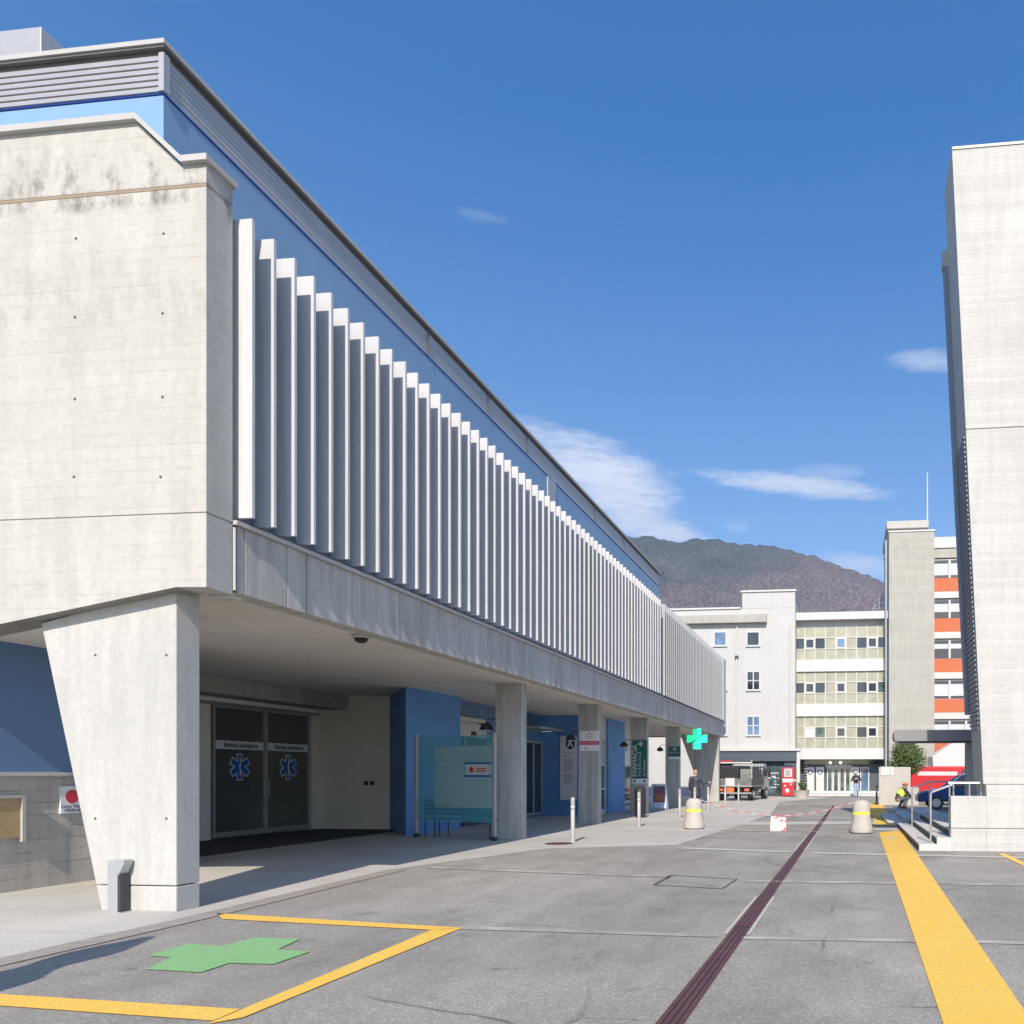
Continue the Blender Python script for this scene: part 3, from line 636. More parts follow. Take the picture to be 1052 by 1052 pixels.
# grey post at the pier foot
c = onY(116, 900, yp - 0.15); pb = thing('service_post', 'short grey steel service post with slanted hood against the corner pier', 'post', (c.x, c.y, 0))
q = MB(); hx = 0.10; yy = c.y
q.box(c.x - 0.07, c.x + 0.055, yy, yy + 0.02, 0, 0.60); q.box(c.x - 0.07, c.x - 0.05, yy + 0.02, yy + 0.13, 0, 0.60); q.box(c.x - 0.05, c.x + 0.055, yy + 0.02, yy + 0.13, 0, 0.45)
q.slab([Vector((c.x + 0.055, yy + 0.005, 0.42)), Vector((c.x + 0.13, yy + 0.005, 0.56)), Vector((c.x + 0.13, yy + 0.005, 0.605)), Vector((c.x - 0.05, yy + 0.005, 0.605)), Vector((c.x - .05, yy + 0.005, 0.59)), Vector((c.x + .045, yy + 0.005, 0.59))], (0, 0.12, 0)); q.build('housing', 'grey_box', pb, bevel=0.004)
q = MB(); q.box(c.x + 0.056, c.x + 0.085, yy + 0.01, yy + 0.12, 0.02, 0.44); q.build('socket_panel', 'dark', pb)
q = MB(); q.box(c.x - 0.09, c.x + 0.1, yy - 0.01, yy + 0.14, 0, 0.012); q.build('base_plate', 'grey_box', pb)
# floodlight under the corner
rr0 = ray(230, 613); c = Vector((0, 0, CH)) + rr0 * ((SZ - 0.07 - CH) / rr0.z); fl = thing('flood_light', 'small flat grey floodlight under the overhanging concrete corner', 'lamp', (c.x, c.y, SZ))
q = MB(); q.box(c.x - 0.13, c.x + 0.16, c.y - 0.08, c.y + 0.1, c.z - 0.03, c.z + 0.03); q.build('lamp_head', 'lampglass', fl, bevel=0.01)
q = MB(); q.box(c.x - 0.02, c.x + 0.02, c.y - 0.02, c.y + 0.02, c.z + 0.03, SZ); q.build('bracket', 'grey_box', fl)
# dome camera
c = onG(371, 657, SZ - 0.1) if False else None
r = ray(371, 657); t = (SZ - 0.07 - CH) / r.z; c = Vector((0, 0, CH)) + r * t
dc = thing('dome_camera', 'round white and black ceiling dome under the soffit', 'camera', (c.x, c.y, SZ))
q = MB(); q.lathe(c.x, c.y, [(0.13, SZ), (0.15, SZ - 0.03), (0.13, SZ - 0.05)]); q.build('housing', 'offwhite', dc, smooth=True)
q = MB(); q.lathe(c.x, c.y, [(0.10, SZ - 0.05), (0.095, SZ - 0.09), (0.06, SZ - 0.12)]); q.build('dome', 'black', dc, smooth=True)
# dome lamps on pillars
lab = ['black dome lamp left of the nearest round-the-corner pillar, above the glass screen', 'black dome lamp in front of the tall white A signboard', 'black dome lamp left of the pillar with the tall green pharmacy board', 'black dome lamp left of the pillar with the small green pharmacy sign']
lm = thing('dome_lamp', lab[0], 'lamp', (0, 0, 0), 0, 'black dome lamps on the pillars', local=True)
q = MB(); q.lathe(0, 0, [(0.16, 0), (0.155, 0.05), (0.12, 0.12), (0.06, 0.17), (0.02, 0.19)]); q.build('lamp_shade', 'black', lm, smooth=True)
q = MB(); q.tube([(0, 0, 0.17), (0, 0, 0.24), (0.05, 0, 0.27), (0.30, 0.0, 0.27)], 0.012, 8); q.build('arm', 'black', lm)
q = MB(); q.lathe(0, 0, [(0.10, 0.005), (0.09, -0.02), (0.03, -0.035)], 14); q.build('bulb', 'lampglass', lm, smooth=True)
for i, Y in enumerate(PR):
    o = lm if i == 0 else dup(lm, lab[i]); o.location = (-8.47 - 0.29, Y + 0.15, 2.66)
# canopy light strip
c = onY(561, 750, yr1 - 0.3); q = MB(); q.box(c.x - 0.2, c.x + 0.2, c.y, c.y + 0.1, c.z - 0.06, c.z + 0.05)
tag(q.build('strip_light', 'lamp_on', bevel=0.01), 'lit pale strip light above the sliding entrance door', 'lamp')
# A signboard
a = onY(575.5, 756.5, yr1 - 0.06); b = onY(592, 822, yr1 - 0.06)
sb = thing('entrance_signboard', 'tall white entrance signboard with a dark A disc and rows of small print', 'sign', (a.x, yr1, b.z))
q = MB(); q.box(a.x, b.x, yr1 - 0.06, yr1 - 0.001, b.z, a.z); q.build('board', 'sign_white', sb)
cx_, cz_ = a.x + (b.x - a.x) * 0.62, a.z - 0.30; yy = yr1 - 0.064
q = MB(); q.slab([Vector((cx_ + .18 * math.cos(t * .2618), yy, cz_ + .19 * math.sin(t * .2618))) for t in range(24)], (0, 0.004, 0)); q.build('letter_disc', 'navy', sb)
text('A', 0.36, 'sign_white', sb, (cx_, yy - 0.004, cz_ - 0.0), XR, UP, bold=0.012)
q = MB(); q.slab([Vector((a.x + 0.07, yy, cz_ + 0.14)), Vector((a.x + .13, yy, cz_ + .10)), Vector((a.x + .13, yy, cz_ + .18))], (0, 0.003, 0)); q.build('arrow', 'navy', sb)
q = MB(); zz = cz_ - 0.34
while zz > b.z + 0.55:
    q.box(a.x + 0.1 + random.random() * .04, b.x - 0.1 - random.random() * .14, yy, yy + 0.003, zz, zz + 0.028); zz -= 0.06 if random.random() < .6 else 0.13
q.build('small_print', 'graytext', sb)
# red-band sign on 2nd pillar
Y = PR[1]; a = onY(595.5, 751, Y - 0.04); b = onY(615.3, 771.5, Y - 0.04)
rs = thing('emergency_sign', 'white sign with outlined red cross and red band on the pillar beside the A board', 'sign', (a.x, Y, b.z))
q = MB(); q.box(a.x, b.x, Y - 0.04, Y - 0.001, b.z, a.z); q.build('board', 'sign_white', rs)
w_, h_ = b.x - a.x, a.z - b.z; yy = Y - 0.044; mx = (a.x + b.x) / 2
q = MB(); q.box(a.x - 0.01, b.x + 0.01, yy, yy + 0.004, b.z + h_ * 0.31, b.z + h_ * 0.50); q.build('red_band', 'red_sign', rs)
text('PRONTO SOCCORSO', 0.062, 'sign_white', rs, (mx, yy - 0.003, b.z + h_ * 0.405), XR, UP)
q = MB(); q.slab(flat_cross(mx, b.z + h_ * 0.77, yy, 0.20, 0.085), (0, 0.003, 0)); q.build('cross_outline', 'red_sign', rs)
q = MB(); q.slab(flat_cross(mx, b.z + h_ * 0.77, yy - 0.003, 0.165, 0.05), (0, 0.003, 0)); q.build('cross_fill', 'sign_white', rs)
q = MB(); q.slab([Vector((mx - 0.14, yy, b.z + 0.06)), Vector((mx - 0.10, yy, b.z + 0.06)), Vector((mx - 0.12, yy, b.z + 0.14))], (0, 0.003, 0)); q.build('arrow', 'navy', rs)
# tall pharmacy board
Y = PR[2]; a = onY(649.5, 760.5, Y - 0.05); b = onY(664.6, 805, Y - 0.05)
fs = thing('pharmacy_signboard', 'tall dark green pharmacy signboard with white vertical lettering on a pillar', 'sign', (a.x, Y, b.z))
w_, h_ = b.x - a.x, a.z - b.z; yy = Y - 0.054
q = MB(); q.box(a.x, b.x, Y - 0.05, Y - 0.001, b.z + 0.19, a.z); q.build('board', 'farm_green', fs)
q = MB(); q.box(a.x, b.x, Y - 0.05, Y - 0.001, b.z, b.z + 0.189); pl_ = q.build('lower_plate', 'sign_white', fs)
q = MB()
for xx in (a.x + 0.1, b.x - 0.1): q.slab([Vector((xx + .05 * math.cos(t * .5236), yy, b.z + .095 + .05 * math.sin(t * .5236))) for t in range(12)], (0, 0.003, 0))
q.build('round_marks', 'farm_green', pl_)
tc = (a.z + b.z + 0.19) / 2
text('FARMACIA', 0.26, 'white', fs, (a.x + w_ * 0.19, yy, tc - 0.05), UP, (-1, 0, 0), sx=1.0, bold=0.006)
text('PUBBLICA', 0.15, 'white', fs, (a.x + w_ * 0.52, yy, tc - 0.18), UP, (-1, 0, 0), bold=0.003, space=1.55)
text('San Giovanni', 0.125, 'white', fs, (a.x + w_ * 0.82, yy, tc - 0.33), UP, (-1, 0, 0), bold=0.002)
q = MB(); q.slab(flat_cross(a.x + w_ * .58, a.z - 0.14, yy - 0.002, 0.2, 0.065), (0, 0.004, 0)); q.build('white_cross', 'white', fs)
# small pharmacy sign
Y = PR[3]; a = onY(687, 767, Y - 0.05); b = onY(699, 780, Y - 0.05)
ps = thing('pharmacy_sign', 'small green pharmacy sign with white cross and white lower strip on a pillar', 'sign', (a.x, Y, b.z))
w_, h_ = b.x - a.x, a.z - b.z; yy = Y - 0.054; mx = (a.x + b.x) / 2
q = MB(); q.box(a.x, b.x, Y - 0.05, Y - 0.001, b.z + 0.12, a.z); q.build('board', 'farm_green', ps)
q = MB(); q.box(a.x, b.x, Y - 0.05, Y - 0.001, b.z, b.z + 0.119); q.build('lower_plate', 'sign_white', ps)
q = MB(); q.slab(flat_cross(mx, a.z - 0.12, yy, 0.16, 0.05), (0, 0.003, 0)); q.build('white_cross', 'white', ps)
text('Farmacia', 0.125, 'white', ps, (mx, yy, a.z - 0.28), XR, UP)
# lit green cross on an arm
Yc = 38.0; c = onY(716, 759, Yc); gc = thing('pharmacy_cross', 'lit bright green pharmacy cross hanging below the concrete beam', 'sign', (c.x, Yc, BZ0))
s_, w_ = 0.5, 0.19
def curve_split(x): return 0.10 * math.sin(x * 5.2) + 0.45 * x
def clipcross(sign):
    bm2 = bmesh.new(); n = 40
    for i in range(n):
        x0, x1 = -s_ + 2 * s_ * i / n, -s_ + 2 * s_ * (i + 1) / n; xm = (x0 + x1) / 2
        lim = s_ if abs(xm) < w_ else w_
        f0, f1 = curve_split(x0) * .8, curve_split(x1) * .8
        lo0, lo1, hi = (f0 + 0.025, f1 + 0.025, lim) if sign > 0 else (f0 - 0.025, f1 - 0.025, -lim)
        if (sign > 0 and (lo0 >= hi or lo1 >= hi)) or (sign < 0 and (lo0 <= hi or lo1 <= hi)): continue
        if sign > 0: lo0 = max(lo0, -lim); lo1 = max(lo1, -lim)
        else: lo0 = min(lo0, lim); lo1 = min(lo1, lim)
        yield [Vector((c.x + x0, Yc, c.z + lo0)), Vector((c.x + x1, Yc, c.z + lo1)), Vector((c.x + x1, Yc, c.z + hi)), Vector((c.x + x0, Yc, c.z + hi))]
    bm2.free()
for sgn in (1, -1):
    q = MB()
    for pts in clipcross(sgn): q.slab(pts, (0, 0.03, 0))
    q.build('lit_face', 'led_green', gc)
q = MB(); q.slab(flat_cross(c.x, c.z, Yc + 0.03, 1.0, 0.38), (0, 0.14, 0)); q.build('casing', 'farm_green', gc)
q = MB(); q.tube([(c.x, Yc + 0.1, c.z + 0.4), (c.x, Yc + 0.1, BZ0 + 0.2), (XB, Yc + 0.1, BZ0 + 0.2)], 0.03, 8); q.build('arm', 'grey_box', gc)
# glass screen with bench behind
gA = onG(428, 860); gB = onG(508, 864); gA.z = gB.z = 0
scr = thing('glass_screen', 'teal glass screen with dot pattern beside the blue wall', 'glass screen', (gA.x, gA.y, 0))
gd = (gB - gA).normalized(); gn = Vector((gd.y, -gd.x, 0)); L = (gB - gA).length
def P(t, z, off=0.0): return gA + gd * t + gn * off + Vector((0, 0, z))
ztop = atd(430, 757, 1.0).z; dist = (gA.y) ; 
hT = CH + (HY - 757) / F * ((gA.x * -sT + gA.y * cT)); h0 = 0.42
for t in (0.0, L):
    q = MB(); q.slab([P(t - .035, 0.1, .035), P(t + .035, .1, .035), P(t + .035, .1, -.035), P(t - .035, .1, -.035)], (0, 0, hT - 0.05)); q.build('post', 'steel_lt', scr, bevel=0.006)
    q = MB(); q.slab([P(t - .05, 0, .05), P(t + .05, 0, .05), P(t + .05, 0, -.05), P(t - .05, 0, -.05)], (0, 0, 0.1)); q.build('post_foot', 'dark', scr)
q = MB(); q.slab([P(.05, h0, .004), P(L - .05, h0, .004), P(L - .05, hT, .004), P(.05, hT, .004)], -gn * 0.008); q.build('pane', 'teal', scr)
q = MB(); q.slab([P(.05 + L * .22, h0 + .35, .006), P(L - .06, h0 + .35, .006), P(L - .06, hT - 0.26, .006), P(.05 + L * .22, hT - 0.26, .006)], gn * 0.002); q.build('frosted_film', 'frost', scr)
q = MB()
for i in range(12):
    for j in range(8):
        if i < 3 and j in (0, 1, 2, 7) or (i in (3, 4)): continue
        t = L * .28 + i * L * .058; zz = h0 + 0.5 + j * 0.165
        if t > L - .1 or (0.62 * L < t < 0.98 * L and 3.4 < j < 5.6): continue
        q.slab([P(t + .014 * math.cos(a * .785), zz + .014 * math.sin(a * .785), .01) for a in range(8)], gn * 0.001)
q.build('dot_pattern', 'dark', scr)
za = h0 + 0.5 + 3.6 * .165
q = MB(); q.slab([P(L * .66, za + .05, .010), P(L * .93, za + .05, .010), P(L * .93, za + .30, .010), P(L * .66, za + .30, .010)], gn * 0.002); st = q.build('sticker', 'white', scr)
q = MB()
for zb in (za, za + .31): q.slab([P(L * .62, zb, .010), P(L * .97, zb, .010), P(L * .97, zb + .045, .010), P(L * .62, zb + .045, .010)], gn * 0.002)
q.build('blue_bars', 'emblem_blue', scr)
q = MB(); q.slab([P(L * .72 + .07 * math.cos(a * .5236), za + .175 + .07 * math.sin(a * .5236), .0125) for a in range(12)], gn * 0.002)
for k3 in (0.13, 0.185): q.slab([P(L * .78, za + k3, .0125), P(L * .91, za + k3, .0125), P(L * .91, za + k3 + .03, .0125), P(L * .78, za + k3 + .03, .0125)], gn * .002)
q.build('red_print', 'red_sign', st)
bn = thing('bench', 'dark slatted bench behind the teal glass screen', 'bench', tuple(P(0.1, 0, -0.4)))
q = MB()
for k3 in range(4): q.slab([P(.08, .44, -.25 - k3 * .1), P(L - .25, .44, -.25 - k3 * .1), P(L - .25, .47, -.25 - k3 * .1), P(.08, .47, -.25 - k3 * .1)], -gn * 0.08)
q.build('seat', 'dark', bn)
q = MB()
for k3 in range(4): q.slab([P(.08, .56 + k3 * .1, -.18), P(L - .25, .56 + k3 * .1, -.18), P(L - .25, .64 + k3 * .1, -.18), P(.08, .64 + k3 * .1, -.18)], -gn * 0.025)
q.build('backrest', 'dark', bn)
for t in (.12, .45, L - .3):
    q = MB(); q.tube([P(t, 0, -.17), P(t, .95, -.15)], 0.02, 8); q.tube([P(t, 0, -.6), P(t, .45, -.6), P(t, .45, -.2)], 0.02, 8); q.build('leg', 'dark', bn)
# sandwich board, bin
c = onG(677, 833); sw = thing('sandwich_board', 'pale blue framed pavement board with mauve and orange poster', 'sign', (c.x, c.y, 0))
s0 = 0.33
q = MB()
for X0, X1, Z0, Z1 in ((-s0, -s0 + .07, .12, 1.15), (s0 - .07, s0, .12, 1.15), (-s0 + .07, s0 - .07, 1.06, 1.15), (-s0 + .07, s0 - .07, .12, .36)): q.box(c.x + X0, c.x + X1, c.y, c.y + .04, Z0, Z1)
for sx in (-s0 + .02, s0 - .05): q.box(c.x + sx, c.x + sx + .03, c.y, c.y + .04, 0, .12); q.slab([Vector((c.x + sx, c.y + .45, 0)), Vector((c.x + sx + .03, c.y + .45, 0)), Vector((c.x + sx + .03, c.y + .06, 1.1)), Vector((c.x + sx, c.y + .06, 1.1))], (0, .03, 0))
q.build('frame', plain('pale_blue_frame', (0.5, 0.6, 0.72), 0.5), sw)
q = MB(); q.box(c.x - s0 + .07, c.x + s0 - .07, c.y + .012, c.y + .03, .36, 1.06); q.build('poster', 'poster', sw)
q = MB(); q.box(c.x - .18, c.x + .2, c.y + .008, c.y + .012, .42, .72); q.build('poster_picture', 'poster2', sw)
c = onG(657.5, 840); bi = thing('litter_bin', 'black rounded litter bin at the foot of the green-boarded pillar', 'bin', (c.x, c.y, 0))
q = MB(); q.lathe(c.x, c.y, [(.17, .03), (.2, .2), (.2, .85), (.19, .9)]); q.build('body', 'black', bi, smooth=True)
q = MB(); q.lathe(c.x, c.y, [(.21, .9), (.2, 1.02), (.14, 1.1), (.04, 1.13)]); q.build('lid', 'black', bi, smooth=True)
# ================================================================== bollards, blocks, chain
bl = ['nearest pale steel bollard beside the rusty manhole cover', 'pale steel bollard in front of the black litter bin and green board', 'pale steel bollard just left of the first concrete block', 'pale steel bollard directly behind the first concrete block', 'pale steel bollard just right of the first concrete block', 'pale steel bollard in front of the truck tailgate, at its left', 'farthest pale steel bollard in front of the truck, at its right']
bo = thing('bollard', bl[0], 'bollard', (0, 0, 0), 0, 'steel bollards along the arcade', local=True)
q = MB(); q.lathe(0, 0, [(.05, 0), (.05, .74), (.047, .745), (.047, .755), (.05, .76), (.05, 1.0), (.045, 1.03), (.02, 1.045)], 18); q.build('post', 'steel_lt', bo, smooth=True)
q = MB(); q.lathe(0, 0, [(.0515, .80), (.0515, .85)], 18); q.build('reflective_ring', 'white', bo)
q = MB(); q.lathe(0, 0, [(.09, 0.004), (.09, .014), (.055, .018)], 18); q.build('base_ring', 'steel_lt', bo)
for i, (x, yv) in enumerate(((588.5, 865), (656.5, 849.5), (698.3, 840), (713.8, 835.5), (727.5, 834), (745, 828.5), (758.7, 825))):
    o = bo if i == 0 else dup(bo, bl[i]); c = onG(x, yv); o.location = (c.x, c.y, 0)
cone = thing('concrete_block', 'bell shaped beige concrete block with yellow band near the bollards', 'traffic block', (0, 0, 0), 0, 'concrete blocks closing the road', local=True)
q = MB(); q.lathe(0, 0, [(.30, 0.03), (.31, .10), (.285, .2), (.245, .42), (.235, .6), (.235, .74), (.20, .83), (.12, .88), (.03, .89)], 28); q.build('body', 'con_block', cone, smooth=True)
q = MB(); q.lathe(0, 0, [(.2405, .505), (.2375, .575)], 28); q.build('yellow_band', 'yellow_band', cone)
q = MB(); q.lathe(0, 0, [(.29, 0.0), (.29, .03)], 24); q.build('foot', 'dark', cone)
q = MB(); q.tube([(0, 0, .88), (0.0, 0, .94)], .02, 8); q.build('chain_eye', 'steel', cone)
c1 = onG(713, 851.5); c2 = onG(885, 856)
cone.location = (c1.x, c1.y, 0); o = dup(cone, 'bell shaped beige concrete block with yellow band beside the yellow walking strip', (c2.x, c2.y, 0))
c3 = onG(799, 854); wt = thing('barrier_weight', 'small white and red speckled weight block in the middle of the road', 'weight block', (c3.x, c3.y, 0))
q = MB(); q.slab([Vector((c3.x - .22, c3.y, .0)), Vector((c3.x + .24, c3.y, 0)), Vector((c3.x + .22, c3.y + .06, .38)), Vector((c3.x + .05, c3.y + .06, .42)), Vector((c3.x - .20, c3.y + .06, .40))], (0, .16, 0)); 
m, g = new_mat('red_white_speckle'); f = g.ramp(g.noise(g.co, 9.0, 3.0), [(0.52, 0.0), (0.58, 1.0)]); setb(g, Base_Color=g.mix(f, (0.72, 0.66, 0.62), (0.65, 0.09, 0.09)), Roughness=0.6)
q.build('body', m, wt, bevel=0.02)
q = MB(); q.tube([(c3.x + .14, c3.y + .12, .40), (c3.x + .2, c3.y + .12, .46), (c3.x + .24, c3.y + .12, .36)], .015, 6); q.build('handle', 'chainred', wt)
ch = thing('barrier_chain', 'sagging red and white barrier chain between the two concrete blocks and the weight', 'chain', (c3.x, c3.y, 0))
segs = []
for A_, B_, za, zb, sag in ((c1, c3, .9, .42, .10), (c3, c2, .42, .9, .10)):
    n = 26
    for i in range(n):
        t0, t1 = i / n, (i + 1) / n
        pt = lambda t: Vector((A_.x + (B_.x - A_.x) * t, A_.y + (B_.y - A_.y) * t + 0.06, za + (zb - za) * t - sag * 4 * t * (1 - t)))
        segs.append((pt(t0), pt(t1), (i // 2) % 2))
for k3, mt_ in ((0, 'chainred'), (1, 'white')):
    q = MB()
    for a, b, kk in segs:
        if kk == k3: q.tube([a, b], .010, 6)
    q.build('red_links' if k3 == 0 else 'white_links', mt_, ch)
# ================================================================== RIGHT TOWER + steps
YT = onG(977, 874.5).y
bl_ = onY(1010.5, 812, YT); tl_ = onY(978, 154, YT)
XT = tl_.x; slope = (bl_.x - tl_.x) / (tl_.z - bl_.z)
xat = lambda z: tl_.x + slope * (tl_.z - z)
TW = thing('stair_tower', 'tall leaning pale concrete tower with louvred side at the right', 'tower', (bl_.x, YT, 0))
D = 1.25; TZ = tl_.z; jz = onY(1015, 440, YT).z; j2 = onY(1015, 806, YT).z; pz = onY(985, 818, YT).z
def tpoly(z0, z1, y, xr=9.0): return [Vector((xat(z0), y, z0)), Vector((xr, y, z0)), Vector((xr, y, z1)), Vector((xat(z1), y, z1))]
for z0, z1 in ((j2 + 0.006, jz - 0.008), (jz + 0.008, TZ)):
    q = MB(); q.slab(tpoly(z0, z1, YT), (0, D, 0)); q.build('concrete_wall', 'con_tower', TW, bevel=0.01)
q = MB(); q.slab([Vector((xat(0) , YT + .02, pz)), Vector((8.98, YT + .02, pz)), Vector((8.98, YT + .02, TZ - .05)), Vector((xat(TZ - .05) + .02, YT + .02, TZ - .05))], (0, D - .04, 0)); q.build('wall_core', 'con_tower', TW)
q = MB(); q.slab(tpoly(TZ, TZ + 0.05, YT - 0.02), (0, D + .04, 0)); q.build('coping', 'offwhite', TW)
# louvres on the left side
lt = onY(971, 225, YT).z * 0.985
q = MB(); z = 2.5
while z < jz - 0.1:
    x = xat(z); q.slab([Vector((x + 0.01, YT + 0.10, z)), Vector((x - 0.035, YT + 0.10, z + 0.015)), Vector((x - 0.035, YT + .10, z + .055)), Vector((x + .01, YT + 0.10, z + .06))], (0, D - 0.12, 0)); z += 0.10
q.build('louvre_slats', 'louvre', TW)
q = MB(); q.slab([Vector((xat(2.9) - .09, YT + D, 2.9)), Vector((xat(2.9) + .3, YT + D, 2.9)), Vector((xat(lt) + .3, YT + D, lt)), Vector((xat(lt) - .09, YT + D, lt))], (0, .22, 0)); q.build('side_channel', 'louvre', TW)
q = MB(); q.box(xat(lt) - .12, xat(lt) + .02, YT + D - 0.01, YT + D + .23, lt, lt + .35); q.build('channel_cap', 'con_block', TW)
q = MB(); cc = onY(993, 153, YT); q.tube([(cc.x, YT + .3, TZ), (cc.x, YT + .3, TZ + .14)], .02, 8); q.build('roof_stub', 'white', TW)
# plinth wall
PX = onY(976.8, 840, YT).x
q = MB(); q.box(PX, xat(0) , YT + .0, YT + .35, 0.0, onY(985, 851, YT).z - .006); q.box(xat(0), 9.0, YT, YT + D, 0, onY(985, 851, YT).z - .006); q.build('plinth', 'con_tower', TW, bevel=0.008)
q = MB(); jp = onY(985, 851, YT).z + .006; q.box(PX, xat(0), YT, YT + .35, jp, pz); q.box(xat(0), 9.0, YT + .003, YT + D, jp, j2 - .006); q.build('plinth_upper', 'con_tower', TW, bevel=0.008)
q = MB(); q.box(PX + .01, 8.9, YT + .01, YT + .34, 0.05, pz - .03); q.build('plinth_core', 'edge_dark', TW)
# steps
x1 = onG(945, 875).x
stp = thing('entrance_steps', 'three low concrete steps with shade painted dark on the risers beside the tower', 'steps', (x1, YT, 0))
SY1 = YT + 7.2
xs = [x1, x1 + .36, PX + 0.03]; hs = [.14, .28, .42]
prevx = None
for i in range(3):
    q = MB(); xe = xs[i + 1] if i < 2 else 7.0
    ystart = YT + (0.0 if i < 2 else .352)
    q.box(xs[i], xe, ystart + .001 * i, SY1, 0.0, hs[i]); q.build('step', 'con_step', stp, bevel=0.008)
    q = MB(); q.box(xs[i] - .006, xs[i] - .0005, ystart + .03, SY1 - .02, (hs[i - 1] if i else 0) + .004, hs[i] - .03); q.build('riser_shade', 'edge_dark', stp)  # thin dark strip paints the shade of the riser facing away from the sun
lw = thing('side_steps', 'low concrete steps in shadow beyond the first flight, beside the yellow strip', 'steps', (1.3, SY1 + 1, 0))
a = onG(908, 845); b = onG(903, 829)
for i in range(3):
    q = MB(); q.box(1.25 + i * .5, 3.0 if i == 2 else 1.25 + (i + 1) * .5, SY1 + 1.2 + i * .4, SY1 + 6, 0, .11 * (i + 1)); q.build('step', 'con_step', lw)
# railings
def rail(y, xa, labels, xp2):
    r = thing('handrail', labels, 'railing', (xa, y, 0), 0, 'pale steel handrails on the steps')
    zr = 1.37
    q = MB(); q.tube([(xa, y, .14), (xa, y, 1.16), (xa + .02, y, 1.2), (xa + .42, y, zr - .02), (xa + .47, y, zr), (xp2, y, zr)], .024, 10); q.build('rail', 'steel', r, smooth=True)
    q = MB(); q.tube([(xa + .47, y, .28), (xa + .47, y, zr - .01)], .018, 8); q.build('post', 'steel', r)
    return r
ra = onG(957, 866, .14); rail(ra.y + .15, ra.x, 'nearer pale steel handrail with sloping top on the front edge of the steps', 2.2)
rb = onG(937, 849, .14); rail(rb.y, rb.x, 'farther pale steel handrail with sloping top at the back of the steps', 3.6)
r = thing('wall_rail', 'horizontal pale steel rail on short posts on top of the plinth wall', 'railing', (PX, YT + .2, pz))
q = MB(); q.tube([(PX - .02, YT + .25, 1.40), (xat(1.4) + .02, YT + .25, 1.40)], .024, 10); q.build('rail', 'steel', r)
for px in (975.5, 996, 1008):
    c = onY(px, 810, YT + .25); q = MB(); q.tube([(c.x, YT + .25, .42 if px < 980 else pz - .01), (c.x, YT + .25, 1.39)], .016, 8); q.build('post', 'steel', r)
# canopy
yc_ = 20.8; ca = onY(918.5, 750, yc_); cb = onY(1006, 761, yc_)
cn = thing('entrance_canopy', 'slim grey metal canopy with rounded left end on a concrete pier behind the steps', 'canopy', (cb.x, yc_, cb.z))
zt, zb = ca.z, cb.z; rr = (zt - zb) / 2
pts = [Vector((cb.x, yc_, zb)), Vector((cb.x, yc_, zt)), Vector((ca.x + .1, yc_, zt))] + [Vector((ca.x + .06 - .06 * math.sin(t * .314), yc_, (zt + zb) / 2 + rr * math.cos(t * .314))) for t in range(1, 10)] + [Vector((ca.x + .1, yc_, zb))]
q = MB(); q.slab(pts, (0, 0.85, 0)); q.build('roof', plain('dull_grey_canopy_metal', (0.22, 0.225, 0.23), .5, .2, .06), cn)
q = MB(); q.box(ca.x + .12, cb.x - .01, yc_ + .05, yc_ + .8, zb - .03, zb - .001); q.build('underside_panel', 'dark', cn)

q = MB(); w0 = onY(994, 760, 21.1).x; q.box(w0, 9.0, 21.1, 21.6, 0, zb - .032); q.box(w0 + .05, 9.0, 21.66, 21.9, 0, zt); q.build('concrete_pier', 'con_grey', cn)
# ================================================================== FAR BUILDINGS
YF = 56.0
FW = thing('white_office_block', 'white rendered block with small windows, stair block and a dark shop below', 'building', (-8, YF, 0))
xL = -26; x18 = onY(817, 700, YF).x; x763 = onY(762.5, 700, YF).x; x788 = onY(788, 700, YF).x
zp = onY(740, 626, YF).z; zt = onY(790, 608, YF).z; zs = onY(760, 771, YF).z
q = MB(); q.box(xL, x18, YF, YF + 12, zs, zp); q.box(xL, onY(730, 800, YF).x, YF, YF + 12, 0, zs - 0.01); q.build('wall', 'white_wall', FW)
q = MB(); q.box(x763, x18 - .003, YF - .003, YF + 6, zp + .01, zt); q.build('stair_block', 'white_wall', FW)
q = MB(); q.box(x763 - .1, x18 + .08, YF - .1, YF + 6.1, zt, zt + .12); q.box(xL, x763 - .11, YF - .1, YF + 12, zp, zp + .12); q.build('roof_edge', 'offwhite', FW)
zc0, zc1 = onY(740, 641, YF).z, onY(740, 633, YF).z
q = MB(); q.box(xL, x788, YF - .45, YF, zc0, zc1); q.build('cornice', 'con_far', FW)
def win(par, x0, x1, y0, y1, Y, mat, cross=False, fr='white'):
    a = onY(x0, y0, Y); b = onY(x1, y1, Y); w_ = .07
    f = MB(); f.box(a.x, a.x + w_, Y - .06, Y + .01, b.z, a.z); f.box(b.x - w_, b.x, Y - .06, Y + .01, b.z, a.z); f.box(a.x + w_, b.x - w_, Y - .06, Y + .01, a.z - w_, a.z); f.box(a.x - .05, b.x + .05, Y - .12, Y + .01, b.z - .06, b.z + w_ - .02)
    if cross: xm = (a.x + b.x) / 2; zm = (a.z + b.z) / 2; f.box(xm - .04, xm + .04, Y - .05, Y, b.z + w_, a.z - w_); f.box(a.x + w_, xm - .041, Y - .05, Y, zm - .03, zm + .03); f.box(xm + .041, b.x - w_, Y - .05, Y, zm - .03, zm + .03)
    o = f.build('window', fr, par); q = MB(); q.box(a.x + w_, b.x - w_, Y - .03, Y - .004, b.z + w_, a.z - w_); q.build('pane', mat, o)
win(FW, 733.5, 746.5, 649, 663.5, YF, 'glass_blue'); win(FW, 767, 780.5, 649, 663.5, YF, 'glass_dk')
